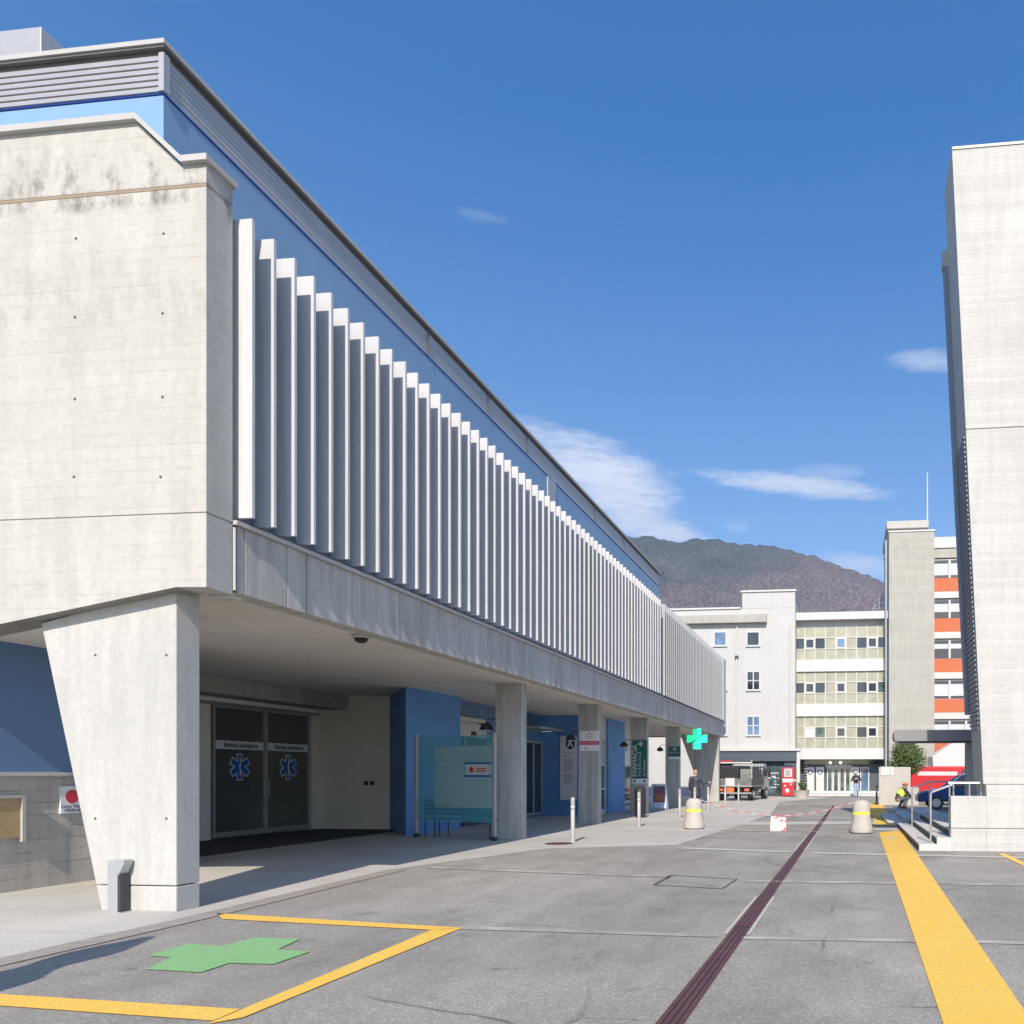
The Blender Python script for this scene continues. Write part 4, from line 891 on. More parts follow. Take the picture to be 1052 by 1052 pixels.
for x0, x1 in ((733.5, 747), (767, 781)):
    win(FW, x0, x1, 689.5, 709, YF, 'glass_dk', True); win(FW, x0, x1, 735.5, 755.5, YF, 'glass_blue', True)
for x0 in (700,):
    win(FW, x0, x0 + 13, 649, 663.5, YF, 'glass_dk'); win(FW, x0, x0 + 13, 689.5, 709, YF, 'glass_dk', True); win(FW, x0, x0 + 13, 735.5, 755.5, YF, 'glass_blue', True)
for px in (757, 812):
    xx = onY(px, 700, YF).x; q = MB(); q.tube([(xx, YF - .08, zs + .1), (xx, YF - .08, zp - 1.2)], .055, 8); q.build('downpipe', 'offwhite', FW)
for px, w_ in ((706, .7), (722, .45), (741, 1.0)):
    xx = onY(px, 620, YF + 3).x; q = MB(); q.box(xx, xx + w_, YF + 3, YF + 3.8, zp, zp + .45 + w_ * .3); q.tube([(xx + .1, YF + 2.8, zp), (xx + .1, YF + 2.8, zp + .7)], .06, 8); q.build('roof_vent', 'grey_box', FW)
for px, py in ((757, 675), (806, 770)):
    cc = onY(px, py, YF); q = MB(); q.box(cc.x - .12, cc.x + .12, YF - .2, YF - .002, cc.z - .08, cc.z + .08); q.build('wall_lamp', 'dark', FW)
# shop
YS = YF
sa, sb_ = onY(730, 800, YS).x, onY(819, 800, YS).x; sz1 = zs
shop = MB(); shop.box(sa, sb_, YS - .5, YS + .3, onY(760, 782, YS).z, sz1 - .05); sh = shop.build('shop_fascia', 'shopdk', FW)
q = MB(); q.box(sa, sb_ + .25, YS - .62, YS + .2, sz1 - .049, sz1 + .12); q.build('shop_canopy_edge', 'offwhite', FW)
q = MB(); q.box(sb_ - .02, sb_ + .22, YS - .5, YS - .2, 0, sz1 - .06); q.build('shop_pilaster', 'offwhite', FW)
q = MB(); q.box(sa, sb_, YS + .9, YS + 1.0, .1, onY(760, 782, YS).z); q.build('shop_back', 'shopdk', FW)
q = MB(); q.box(onY(806, 800, YS).x, sb_ - .03, YS - .3, YS + .89, 0, onY(760, 782, YS).z); q.build('shop_side_panel', 'shopdk', FW)
fr = MB(); zl1 = onY(760, 783, YS).z
xs_ = [sa] + [onY(v, 800, YS).x for v in (748, 765, 773, 787, 804)]
for x in xs_: fr.box(x - .04, x + .04, YS - .08, YS + .0, .1, zl1)
fr.box(sa, xs_[-1], YS - .08, YS + .001, 0, .1); fr.box(sa, xs_[-1], YS - .075, YS - .005, 2.15, 2.22)
fo = fr.build('shopfront_frame', 'dark', FW)
q = MB(); q.box(sa, xs_[-1], YS - .03, YS - .02, .1, zl1); q.build('pane', 'shopglass', fo)
q = MB()
for row in range(5):
    for (u0, u1) in ((774, 785), (789, 801)):
        x0, x1 = onY(u0, 800, YS).x, onY(u1, 800, YS).x; zz = .35 + row * .22
        n = 4
        for t in range(n):
            if random.random() < .8: q.box(x0 + (x1 - x0) * (t + .1) / n, x0 + (x1 - x0) * (t + .85) / n, YS - .045, YS - .031, zz, zz + .05 + random.random() * .04)
for t in range(9):
    x0 = onY(774 + t * 3, 790, YS).x; q.box(x0, x0 + .12, YS - .045, YS - .031, 1.55, 1.68)
q.box(onY(777, 0, YS).x, onY(781, 0, YS).x, YS - .045, YS - .031, 1.3, 1.42); q.box(onY(793, 0, YS).x, onY(797, 0, YS).x, YS - .045, YS - .031, 1.3, 1.42)
q.build('shop_stickers', 'offwhite', fo)
q = MB(); q.box(onY(783, 0, YS).x, onY(787, 0, YS).x, YS - .05, YS - .031, 1.6, 2.1); q.build('poster', 'glass_blind', fo)
# curtain wall block
Y2 = 57.5
CW = thing('curtain_wall_block', 'white block with three beige gridded window bands over a glazed lobby', 'building', (3, Y2, 0))
ca_, cb_ = onY(816, 700, Y2).x, onY(912.5, 700, Y2).x
lob = onY(860, 780, Y2).z; ptop = onY(860, 630, Y2).z
q = MB(); q.box(ca_ - .3, cb_ + 1.5, Y2 + .12, Y2 + 11, lob, ptop - .2); q.build('wall', 'white_wall', CW)
bands = [(644, 677.3), (690, 722.6), (736, 768.3)]
sp = [(630, 637.5), (677.5, 689.8), (722.8, 735.8), (768.5, 780)]
for i, (a, b) in enumerate(sp):
    za, zb = onY(860, a, Y2).z, onY(860, b, Y2).z
    q = MB(); q.box(ca_, cb_ + (0.0), Y2 - (.5 if i == 0 else .12), Y2 + .12, zb, za); q.build('parapet' if i == 0 else 'spandrel', 'white', CW)
pat = [['d', 'w', 'd', 'b', 'l', 'b', 'd', 'w', 'd'], ['d', 'w', 'd', 'b', 'w', 'b', 'd', 'w', 'h'], ['b', 'l', 'h', 'b', 'w', 'b', 'd', 'w', 'b']]
for bi_, (a, b) in enumerate(bands):
    za, zb = onY(860, a, Y2).z, onY(860, b, Y2).z; h3 = (za - zb)
    zr = [zb, zb + h3 * .325, zb + h3 * .67, za]
    q = MB(); q.box(ca_, cb_, Y2 + .03, Y2 + .12, zb + .004, za - .004); bd = q.build('window_band', 'panel_far', CW)
    cw_ = (cb_ - ca_) / 9.0
    g_ = MB()
    for t in range(10): g_.box(ca_ + t * cw_ - .035, ca_ + t * cw_ + .035, Y2 - .02, Y2 + .028, zb + .004, za - .004)
    for zz in zr[1:3]:
        for t in range(9): g_.box(ca_ + t * cw_ + .036, ca_ + (t + 1) * cw_ - .036, Y2 - .015, Y2 + .028, zz - .03, zz + .03)
    g_.build('mullion_grid', 'offwhite', bd)
    for t, kd in enumerate(pat[bi_]):
        if kd == 'b': continue
        x0, x1 = ca_ + t * cw_ + .04, ca_ + (t + 1) * cw_ - .04; z0_, z1_ = zr[1] + .035, zr[2] - .035
        if kd in 'wl':
            f = MB(); w_ = .08; f.box(x0, x0 + w_, Y2 - .03, Y2 + .029, z0_, z1_); f.box(x1 - w_, x1, Y2 - .03, Y2 + .029, z0_, z1_); f.box(x0 + w_, x1 - w_, Y2 - .03, Y2 + .029, z1_ - w_, z1_); f.box(x0 + w_, x1 - w_, Y2 - .03, Y2 + .029, z0_, z0_ + w_)
            o = f.build('window', 'white', CW); q = MB(); q.box(x0 + w_, x1 - w_, Y2, Y2 + .026, z0_ + w_, z1_ - w_); q.build('pane', 'glass_blue' if kd == 'l' and bi_ == 0 else ('glass_blind' if kd == 'l' else 'glass_dk'), o)
        else:
            q = MB(); q.box(x0, x1, Y2, Y2 + .026, z0_, z1_); q.build('window', 'glass_dk' if kd == 'd' else 'glass_green', CW)
# lobby
YL = Y2 + 1.2
q = MB(); q.box(ca_ - .2, cb_, YL, YL + .2, 0, lob + .02); q.build('lobby_wall', 'shopdk', CW)
q = MB(); q.box(ca_ + .2, cb_ + .2, Y2 - 1.0, YL, 0, .15); q.build('lobby_step', 'con_step', CW)
q = MB(); q.box(ca_ + .2, cb_ - .6, YL - .12, YL - .001, .152, .32); q.build('lobby_sill', 'white', CW)
zd = onY(860, 788, YL).z
for (u0, u1) in ((834.5, 842), (845, 852.5)) :
    pass
for (u0, u1) in ((826.5, 829.5),):
    q = MB()
    for t in range(12): q.box(onY(u0, 0, YL).x, onY(u1, 0, YL).x, YL - .5, YL - .05, .5 + t * .2, .56 + t * .2)
    q.build('ventilation_slats', 'alu', CW)
for (u0, u1) in ((828.5, 836.5), (838.5, 846.5), (874.5, 882.5)):
    x0, x1 = onY(u0, 0, YL).x, onY(u1, 0, YL).x
    q = MB(); q.box(x0, x1, YL - .06, YL - .001, .33, zd); bnr = q.build('white_banner_panel', 'white', CW)
    q = MB(); q.box(x0, x1, YL - .066, YL - .061, zd - .75, zd); q.build('banner_head', 'sign_white', bnr)
    cx_ = (x0 + x1) / 2; q = MB()
    for t in range(16):
        a0, a1 = t * math.pi / 8, (t + 1) * math.pi / 8
        q.slab([Vector((cx_ + r_ * math.cos(a_), YL - .07, zd - .38 + r_ * math.sin(a_))) for r_, a_ in ((.13, a0), (.13, a1), (.2, a1), (.2, a0))], (0, .003, 0))
    q.build('ring_emblem', 'navy', bnr)
def framed(u0, u1, mat, div=0):
    x0, x1 = onY(u0, 0, YL).x, onY(u1, 0, YL).x; w_ = .08
    f = MB(); f.box(x0, x0 + w_, YL - .08, YL, .33, zd); f.box(x1 - w_, x1, YL - .08, YL, .33, zd); f.box(x0 + w_, x1 - w_, YL - .08, YL, zd - .1, zd)
    o = f.build('lobby_door', 'white', CW); q = MB(); q.box(x0 + w_, x1 - w_, YL - .05, YL - .02, .33, zd - .1); q.build('pane', mat, o)
for u in (849.5, 855.8, 862.2, 868): framed(u, u + 6.0, 'glass_green')
framed(883.5, 893, 'glass_blue')
q = MB(); q.box(onY(848, 0, YL).x, onY(875, 0, YL).x, YL - .1, YL - .001, zd + .01, zd + .15); q.build('door_header', 'offwhite', CW)
q = MB(); q.box(ca_ + .2, cb_, YL - .04, YL - .001, zd + .2, lob - .03); q.build('fanlight', 'glass_green', CW)
for u in (853, 863.5):
    c = onY(u, 783.5, YL - .3); q = MB(); q.ball((c.x, YL - .3, c.z), .13, .13, .11); q.build('ceiling_light', 'lamp_on', CW)
q = MB()
for u in (848, 858, 868.5): q.box(onY(u, 0, YL).x, onY(u, 0, YL).x + .08, YL - .09, YL - .041, zd + .16, lob - .02)
q.build('fanlight_bars', 'offwhite', CW)
# slanted rooftop frame
ru = MB()
for t in range(5):
    a = onY(896 + t * 3, 627, Y2 + 3); b = onY(908 + t * 2, 609, Y2 + 3); ru.tube([a, b], .05, 6)
ru.tube([onY(899, 623, Y2 + 3), onY(912, 623, Y2 + 3)], .04, 6); ru.tube([onY(903, 616, Y2 + 3), onY(914, 616, Y2 + 3)], .04, 6)
ru.build('rooftop_frame', 'grey_box', CW)
# far concrete tower
Y3 = 56.6
FT = thing('far_stair_tower', 'beige concrete stair tower with thin white mast beside the orange banded block', 'tower', (5, Y3, 0))
a = onY(913.3, 547, Y3); b = onY(960, 547, Y3)
q = MB(); q.box(a.x, b.x, Y3, Y3 + 7.5, 0, a.z); q.build('wall', 'con_far', FT)
q = MB(); q.box(a.x - .06, b.x + .06, Y3 - .06, Y3 + 7.5, a.z, a.z + .1); q.build('coping', 'white', FT)
a2_ = onY(911, 536, Y3 + .6); b2_ = onY(954, 542, Y3 + .6); q = MB(); q.box(a2_.x + .15, b2_.x - .1, Y3 + .8, Y3 + 7, a.z + .1, b2_.z); q.build('recessed_storey', 'con_low', FT)
q = MB(); q.box(a2_.x, b2_.x, Y3 + .5, Y3 + 7.2, b2_.z, a2_.z); q.build('cap_block', 'con_block', FT)
c = onY(952.7, 536, Y3 + 1); q = MB(); q.tube([(c.x, Y3 + 1, c.z - .1), (c.x, Y3 + 1, onY(952.7, 485, Y3 + 1).z)], [.05, .035], 8); q.build('mast', 'white', FT)
# pipe
q = MB(); q.tube([(a.x - .2, Y3 + 0.2, 0), (a.x - .2, Y3 + .2, a.z - .5)], .08, 8); q.build('downpipe', 'grey_box', FT)
# orange banded block
Y4 = 58.0
OB = thing('orange_banded_block', 'apartment-like block with orange brick bands and white window rows', 'building', (9, Y4, 0))
x0, x1 = onY(957, 600, Y4).x, 18.0
q = MB(); q.box(x0, x1, Y4 + .2, Y4 + 10, 0, onY(970, 553, Y4).z - .1); q.build('core', 'con_far', OB)
def ob(y0, y1, mat, nm, dy=0.0, dx0=0.0):
    q = MB(); q.box(x0 + dx0, x1, Y4 - dy, Y4 + .2, onY(970, y1, Y4).z, onY(970, y0, Y4).z - .003); return q.build(nm, mat, OB)
ob(552, 563, 'white', 'parapet', .1); ob(563, 573, 'con_far', 'upper_band')
for i in range(6):
    t = i * 41.4
    ob(594 + t, 608 + t, 'orange', 'brick_band', .04); ob(608 + t, 614.5 + t, 'offwhite', 'concrete_band', .06)
    wr = ob(574 + t, 594 + t, 'glass_blind', 'window_row', -.12)
    f = MB(); Z0, Z1 = onY(970, 593.5 + t, Y4).z, onY(970, 575 + t, Y4).z
    xx = x0 + .05
    while xx < x1: f.box(xx, xx + .14, Y4 + .02, Y4 + .119, Z0, Z1); xx += 1.15
    f.build('mullion', 'white', wr)
    f = MB(); f.box(x0 + .2, x1, Y4 + .08, Y4 + .115, Z0 + .02, Z0 + .2 + (i % 3) * .25); f.box(x0 + .2, x1, Y4 + .03, Y4 + .119, Z1 - .18, Z1 - .02); f.build('dark_gap', 'dark', wr)
# white annex with sloping roof
c = onY(958, 792, 50.0); d3 = onY(986, 762, 50.0)
an = thing('white_marquee', 'white marquee with a sloping roof behind the parked vehicles', 'tent', (c.x, 50, 0))
q = MB(); q.slab([Vector((c.x + .1, 50, 1.2)), Vector((14, 50, 1.2)), Vector((14, 50, 5.0)), Vector((d3.x + .6, 50, d3.z + .6)), Vector((c.x, 50, c.z + .9))], (0, 3.0, 0)); q.build('roof_cloth', 'white', an)
q = MB()
for xx in (c.x + .2, 10.0, 13.8): q.tube([(xx, 50.3, 0), (xx, 50.3, 1.3)], .05, 8)
q.build('posts', 'steel', an)
# low wall with sign, shrub
cw0 = onG(919, 827); a = onY(903, 788, cw0.y); b = onY(935.5, 788, cw0.y)
lwl = thing('block_wall', 'pale concrete block wall with white notice, shrub behind it', 'wall', (a.x, cw0.y, 0))
q = MB(); q.box(a.x, b.x, cw0.y, cw0.y + .3, 0, a.z); q.build('wall', 'con_block', lwl)
for u0, u1 in ((905, 914), (914.6, 918)):
    q = MB(); q.box(onY(u0, 0, cw0.y).x, onY(u1, 0, cw0.y).x, cw0.y - .03, cw0.y - .001, onY(0, 796.5, cw0.y).z, onY(0, 788.5, cw0.y).z); q.build('notice', 'white', lwl)
c = onY(938, 826, cw0.y - 1); q = MB(); d3 = onY(931.5, 809, cw0.y - 1); e3 = onY(944, 809, cw0.y - 1); q.box(d3.x, e3.x, cw0.y - 1, cw0.y - .6, 0, d3.z)
tag(q.build('white_cabinet', 'con_block', bevel=.03), 'low white cabinet between the block wall and the blue car', 'cabinet')
# bike-like rack left of the wall
c = onG(901, 827); bk = thing('bicycle', 'dark bicycle leaning by the end of the block wall', 'bicycle', (c.x, c.y, 0))
for yy in (0.0, 1.0):
    q = MB(); q.tube([(c.x, c.y + yy + .32 * math.cos(t * .5236), .33 + .32 * math.sin(t * .5236)) for t in range(13)], .025, 6, cap=False); q.build('wheel', 'black', bk)
q = MB(); q.tube([(c.x, c.y, .33), (c.x, c.y + .4, .33), (c.x, c.y + .85, .75), (c.x, c.y + .25, .8), (c.x, c.y, .33)], .02, 6); q.tube([(c.x, c.y + 1, .33), (c.x, c.y + .85, .95)], .02, 6); q.tube([(c.x, c.y + .4, .33), (c.x, c.y + .25, .9)], .02, 6); q.build('frame', 'dark', bk)
q = MB(); q.tube([(c.x - .25, c.y + .82, .98), (c.x + .25, c.y + .82, .98)], .018, 6); q.build('handlebar', 'dark', bk)
q = MB(); q.ball((c.x, c.y + .23, .92), .07, .13, .04); q.build('saddle', 'black', bk)
# foliage
def crown(par, c, r, n, mat, size, lumps=9, seed=1, name='crown'):
    rnd = random.Random(seed); mb = MB(); cs = []
    for i in range(lumps):
        v = Vector((rnd.gauss(0, 1), rnd.gauss(0, 1), rnd.gauss(0, 1))).normalized()
        cs.append((Vector((v.x * r[0] * .5, v.y * r[1] * .5, v.z * r[2] * .55)), .45 + rnd.random() * .3))
    for i in range(n):
        b, s = rnd.choice(cs); v = Vector((rnd.gauss(0, 1), rnd.gauss(0, 1), rnd.gauss(0, 1))).normalized() * (rnd.random() ** .45)
        p = Vector(c) + b + Vector((v.x * r[0] * s, v.y * r[1] * s, v.z * r[2] * s))
        d = Vector((rnd.gauss(0, 1), rnd.gauss(0, 1), rnd.gauss(0, 1) + .4)).normalized(); e = d.orthogonal().normalized(); l = size * (.6 + rnd.random() * .8)
        mb.poly([p, p + d * l * .5 + e * l * .22, p + d * l, p + d * l * .5 - e * l * .22])
    return mb.build(name, mat, par)
c = onY(931, 778, cw0.y + 1.2)
sh_ = thing('shrub', 'rounded olive green shrub growing behind the block wall', 'shrub', (c.x, c.y, 0))
crown(sh_, (c.x, c.y, c.z - .1), (.95, .9, .95), 6500, 'leaf', .14, 12, 3)
q = MB(); q.tube([(c.x, c.y, 0), (c.x + .05, c.y, 1.0), (c.x, c.y, 2.2)], [.09, .07, .03], 8); q.build('trunk', 'bark', sh_)
for an_ in range(5):
    q = MB(); q.tube([(c.x, c.y, 1.0 + an_ * .15), (c.x + .5 * math.cos(an_ * 1.3), c.y + .5 * math.sin(an_ * 1.3), 1.9 + an_ * .1)], [.04, .015], 6); q.build('limb', 'bark', sh_)
# made-up potted cypress outside the frame, added to cast the shadow at the lower left
cy = thing('shadow_caster_cypress', 'unseen slim dark potted cypress added left of the frame to cast a shadow', 'tree', (-6.25, 3.0, 0))
rnd = random.Random(5); mb = MB()
for i in range(9000):
    t = rnd.random() ** .8; zz = .5 + t * 2.45; rr_ = .46 * (1 - t) ** .55 * (0.75 + .25 * math.sin(t * 17)) * rnd.random() ** .4; an_ = rnd.random() * 6.283
    p = Vector((-6.25 + rr_ * math.cos(an_), 3 + rr_ * math.sin(an_), zz)); d = Vector((math.cos(an_) * .4, math.sin(an_) * .4, 1 + rnd.random() * .4)).normalized(); e = d.orthogonal().normalized(); l = .1 + rnd.random() * .08
    mb.poly([p, p + d * l * .5 + e * l * .2, p + d * l, p + d * l * .5 - e * l * .2])
mb.build('crown', 'leaf_dk', cy)
q = MB(); q.tube([(-6.25, 3, .3), (-6.25, 3, 2.6)], [.05, .01], 8); q.build('trunk', 'bark', cy)
q = MB(); q.lathe(-6.25, 3, [(.2, 0), (.27, .42), (.3, .45), (.3, .5), (.22, .5)], 20); q.build('pot', 'con_block', cy, smooth=True)
# ================================================================== VEHICLES
def car(label, loc, rz, paint, L_=4.3, Wd=1.75, H=1.47, kind='car', group=None, van=False, name='parked_car'):
    r = thing(name, label, kind, loc, rz, group, local=True)
    hw = Wd / 2
    if van: prof = [(0, .35), (0, .9), (.15, 1.1), (.8, 1.25), (1.45, H - .05), (1.7, H), (L_ - .15, H), (L_, H - .15), (L_, .35)]
    else: prof = [(0, .35), (.02, .68), (.25, .80), (1.15, .92), (1.35, .95), (3.6, .98), (4.2, .9), (L_, .75), (L_, .35)]
    q = MB(); q.slab([Vector((x, -hw, z)) for x, z in prof], (0, Wd, 0)); q.build('body', paint, r, bevel=.06, smooth=True)
    if not van:
        g_ = [(1.2, .94), (1.95, H - .03), (3.3, H - .03), (3.95, .97)]
        q = MB(); q.slab([Vector((x, -hw + .09, z)) for x, z in g_], (0, Wd - .18, 0)); q.build('cabin_glass', 'glass_dk', r, bevel=.05, smooth=True)
        q = MB(); q.slab([Vector((x, -hw + .13, z)) for x, z in ((1.85, H - .06), (2.05, H), (3.2, H), (3.42, H - .06))], (0, Wd - .26, 0)); q.build('roof', paint, r, bevel=.03, smooth=True)
        for s_ in (-1, 1):
            yy = s_ * (hw - .085)
            for (xa, za, xb_, zb_) in ((1.2, .95, 1.95, H - .03), (2.6, .95, 2.6, H - .03), (3.3, H - .03, 3.95, .97)): q = MB(); q.tube([(xa, yy, za), (xb_, yy, zb_)], .035, 6); q.build('window_pillar', paint, r)
    else:
        for s_ in (-1, 1):
            q = MB(); q.box(.95, 1.75, s_ * hw - .008, s_ * hw + .008, 1.15, H - .2); q.build('side_window', 'glass_dk', r)
            q = MB(); q.box(2.0, L_ - .4, s_ * hw - .006, s_ * hw + .006, H - .52, H - .3); q.build('white_stripe', 'white', r)
        q = MB(); q.slab([Vector((.82, -hw + .12, 1.27)), Vector((1.42, -hw + .12, H - .09)), Vector((1.42, hw - .12, H - .09)), Vector((.82, hw - .12, 1.27))], (-.03, 0, .03)); q.build('windscreen', 'glass_dk', r)
    for x in (.8, L_ - .85):
        for s_ in (-1, 1):
            q = MB(); q.tube([(x, s_ * (hw - .16), .31), (x, s_ * (hw + .01), .31)], .31, 20); w = q.build('wheel', 'black', r, smooth=True)
            q = MB(); q.tube([(x, s_ * (hw + .0), .31), (x, s_ * (hw + .022), .31)], .19, 16); q.build('rim', 'steel', w)
    for s_ in (-1, 1):
        q = MB(); q.box(-.02, .1, s_ * (hw - .35) - .16, s_ * (hw - .35) + .16, .62, .74); q.build('headlight', 'lampglass', r, bevel=.02)
        q = MB(); q.box(L_ - .06, L_ + .02, s_ * (hw - .2) - .1, s_ * (hw - .2) + .1, .65, .85); q.build('tail_light', 'red', r, bevel=.02)
    return r
c = onG(943, 832); car('dark blue parked car behind the steps and handrails', (c.x, c.y + .9, 0), 0, 'carblue', H=1.56)
c = onG(955, 827.5); car('blue parked car in the second row, below the marquee edge', (c.x, c.y + .9, 0), 0, plain('mid_blue_car_paint', (.06, .13, .30), .25, .2, .05), H=1.72)
c = onG(935.5, 823.5); car('red delivery van with white side stripe behind the blue cars', (c.x + 4.6, c.y + .9, 0), math.pi, 'red', 4.6, 1.85, 2.0, 'van', None, True, name='delivery_van')
# tipper truck seen from behind
tx = onG(768, 823); TK = thing('tipper_truck', 'small tipper truck with black tarpaulin parked with its tailgate towards the road', 'truck', (0, 0, 0), 0, None, local=True)
hw = 1.05
q = MB(); q.box(-hw, hw, 0, 3.1, .82, .90); q.build('load_bed', 'grey_box', TK)
q = MB(); q.box(-hw, hw, 0, .05, .90, 1.30); q.build('tailgate', plain('scuffed_grey_tailgate', (.2,.2,.2), .5, .3, .35, 6), TK, bevel=.01)
for s_ in (-1, 1):
    q = MB(); q.box(s_ * hw - .025, s_ * hw + .025, .055, 3.1, .90, 1.30)
    for zz in (1.5, 1.72, 1.94): q.box(s_ * hw - .02, s_ * hw + .02, .06, 3.1, zz, zz + .05)
    for yy in (.06, .8, 1.55, 2.3, 3.0): q.box(s_ * hw - .022, s_ * hw + .022, yy, yy + .05, 1.302, 2.1)
    q.build('side_rack', 'dark', TK)
    q = MB(); q.box(s_ * hw - .04, s_ * hw + .04, -.02, .045, 1.31, 2.35); q.build('rear_post', 'alu', TK)
    q = MB(); q.box(s_ * .78 - .14, s_ * .78 + .14, -.05, 0.02, .58, .72); q.build('tail_light', 'orange_pl', TK)
    for yy, nm in ((.75, 'wheel'), (4.1, 'wheel')):
        q = MB(); q.tube([(s_ * .72, yy, .38), (s_ * 1.0, yy, .38)], .38, 20); w = q.build(nm, 'black', TK, smooth=True)
        q = MB(); q.tube([(s_ * 1.0, yy, .38), (s_ * 1.02, yy, .38)], .2, 14); q.build('rim', 'steel', w)
q = MB(); q.box(-hw + .03, hw * .25, .12, 2.9, 1.0, 2.05); q.build('tarpaulin', 'black', TK, bevel=.08)
q = MB(); q.box(hw * .3, hw - .06, .2, 2.8, 1.0, 1.85); q.build('tool_crates', plain('olive_grey_crate', (.2, .23, .2), .6, 0, .4, 3), TK, bevel=.03)
q = MB(); q.box(-hw, hw, .0, .06, 2.18, 2.26); q.build('red_white_bar', 'white', TK)
q = MB(); q.box(-hw + .01, -.1, -.008, .07, 2.262, 2.34); q.build('red_bar', 'red', TK)
q = MB(); q.box(-.5, .05, -.03, -.002, .86, 1.33); q.build('rear_plate', 'white', TK)
q = MB(); q.box(-.42, .02, -.06, -.031, .5, .78); q.build('warning_plate', 'orange_pl', TK)
q = MB(); q.box(-hw, hw, -.04, .04, .42, .5); q.build('rear_bumper', 'alu', TK)
q = MB(); q.box(-.4, -.25, .1, 4.6, .5, .8); q.box(.25, .4, .1, 4.6, .5, .8); q.build('chassis', 'black', TK)
q = MB(); q.slab([Vector((-.98, 3.25, .6)), Vector((-.98, 3.25, 2.15)), Vector((-.98, 4.1, 2.2)), Vector((-.98, 4.75, 1.35)), Vector((-.98, 5.0, 1.2)), Vector((-.98, 5.0, .55))], (1.96, 0, 0)); cab = q.build('cab', 'grey_box', TK, bevel=.05)
q = MB(); q.box(-.75, .75, 3.22, 3.248, 1.45, 2.0); q.build('rear_window', 'glass_dk', cab)
for s_ in (-1, 1):
    q = MB(); q.box(s_ * .985 - .01, s_ * .985 + .01, 3.5, 4.3, 1.35, 1.95); q.build('side_window', 'glass_dk', cab)
    q = MB(); q.box(s_ * 1.12 - .1, s_ * 1.12 + .1, 4.4, 4.45, 1.4, 1.75); q.build('wing_mirror', 'black', cab)
TK.location = (tx.x - hw + .25, tx.y + .05, 0); TK.rotation_euler = (0, 0, rad(-7))
# vending machine
c = onY(809.5, 800, YS - 1.3); VM = thing('vending_machine', 'tall red and white vending machine outside the dark shop', 'vending machine', (c.x, YS - 1.3, 0))
x0, x1 = c.x - .43, c.x + .43; yv = YS - 1.3
q = MB(); q.box(x0, x1, yv, yv + .6, .05, 2.0); q.build('cabinet', 'red', VM, bevel=.02)
q = MB(); q.slab([Vector((c.x - .40, yv + .02, 2.0)), Vector((c.x + .40, yv + .02, 2.0)), Vector((c.x + .25, yv + .02, 2.16)), Vector((c.x - .25, yv + .02, 2.16))], (0, .3, 0)); q.build('top_badge', 'navy', VM)
q = MB(); q.box(c.x - .26, c.x + .28, yv - .012, yv - .001, 1.36, 1.92); q.box(c.x - .38, c.x + .38, yv - .012, yv - .001, .98, 1.24); q.build('white_panels', 'white', VM)
q = MB(); q.box(c.x - .16, c.x + .16, yv - .018, yv - .013, 1.42, 1.84); q.build('stamp_panel', 'graytext', VM)
q = MB(); q.slab([Vector((c.x - .05 + .15 * math.cos(t * .3927), yv - .005, .42 + .15 * math.sin(t * .3927))) for t in range(16)], (0, .004, 0)); q.slab([Vector((c.x + .2 + .07 * math.cos(t * .7854), yv - .005, .85 + .07 * math.sin(t * .7854))) for t in range(8)], (0, .004, 0)); q.slab([Vector((c.x - .2 + .07 * math.cos(t * .7854), yv - .005, .75 + .07 * math.sin(t * .7854))) for t in range(8)], (0, .004, 0)); q.build('white_discs', 'white', VM)
q = MB(); q.box(x1, x1 + .1, yv + .1, yv + .4, .25, .4); q.box(x1, x1 + .1, yv + .1, yv + .4, 1.05, 1.2); q.build('side_hooks', 'white', VM)
# stone planter by the lobby
c = onG(823, 819.5); q = MB(); q.lathe(c.x, c.y, [(.45, 0), (.55, .45), (.6, .5), (.5, .5)], 20); pn = thing('stone_planter', 'squat pale stone planter between the shop and the lobby', 'planter', (c.x, c.y, 0)); q.build('bowl', 'con_block', pn, smooth=True)
crown(pn, (c.x + .1, c.y, .75), (.35, .35, .3), 500, 'leaf', .12, 5, 9, 'plant')
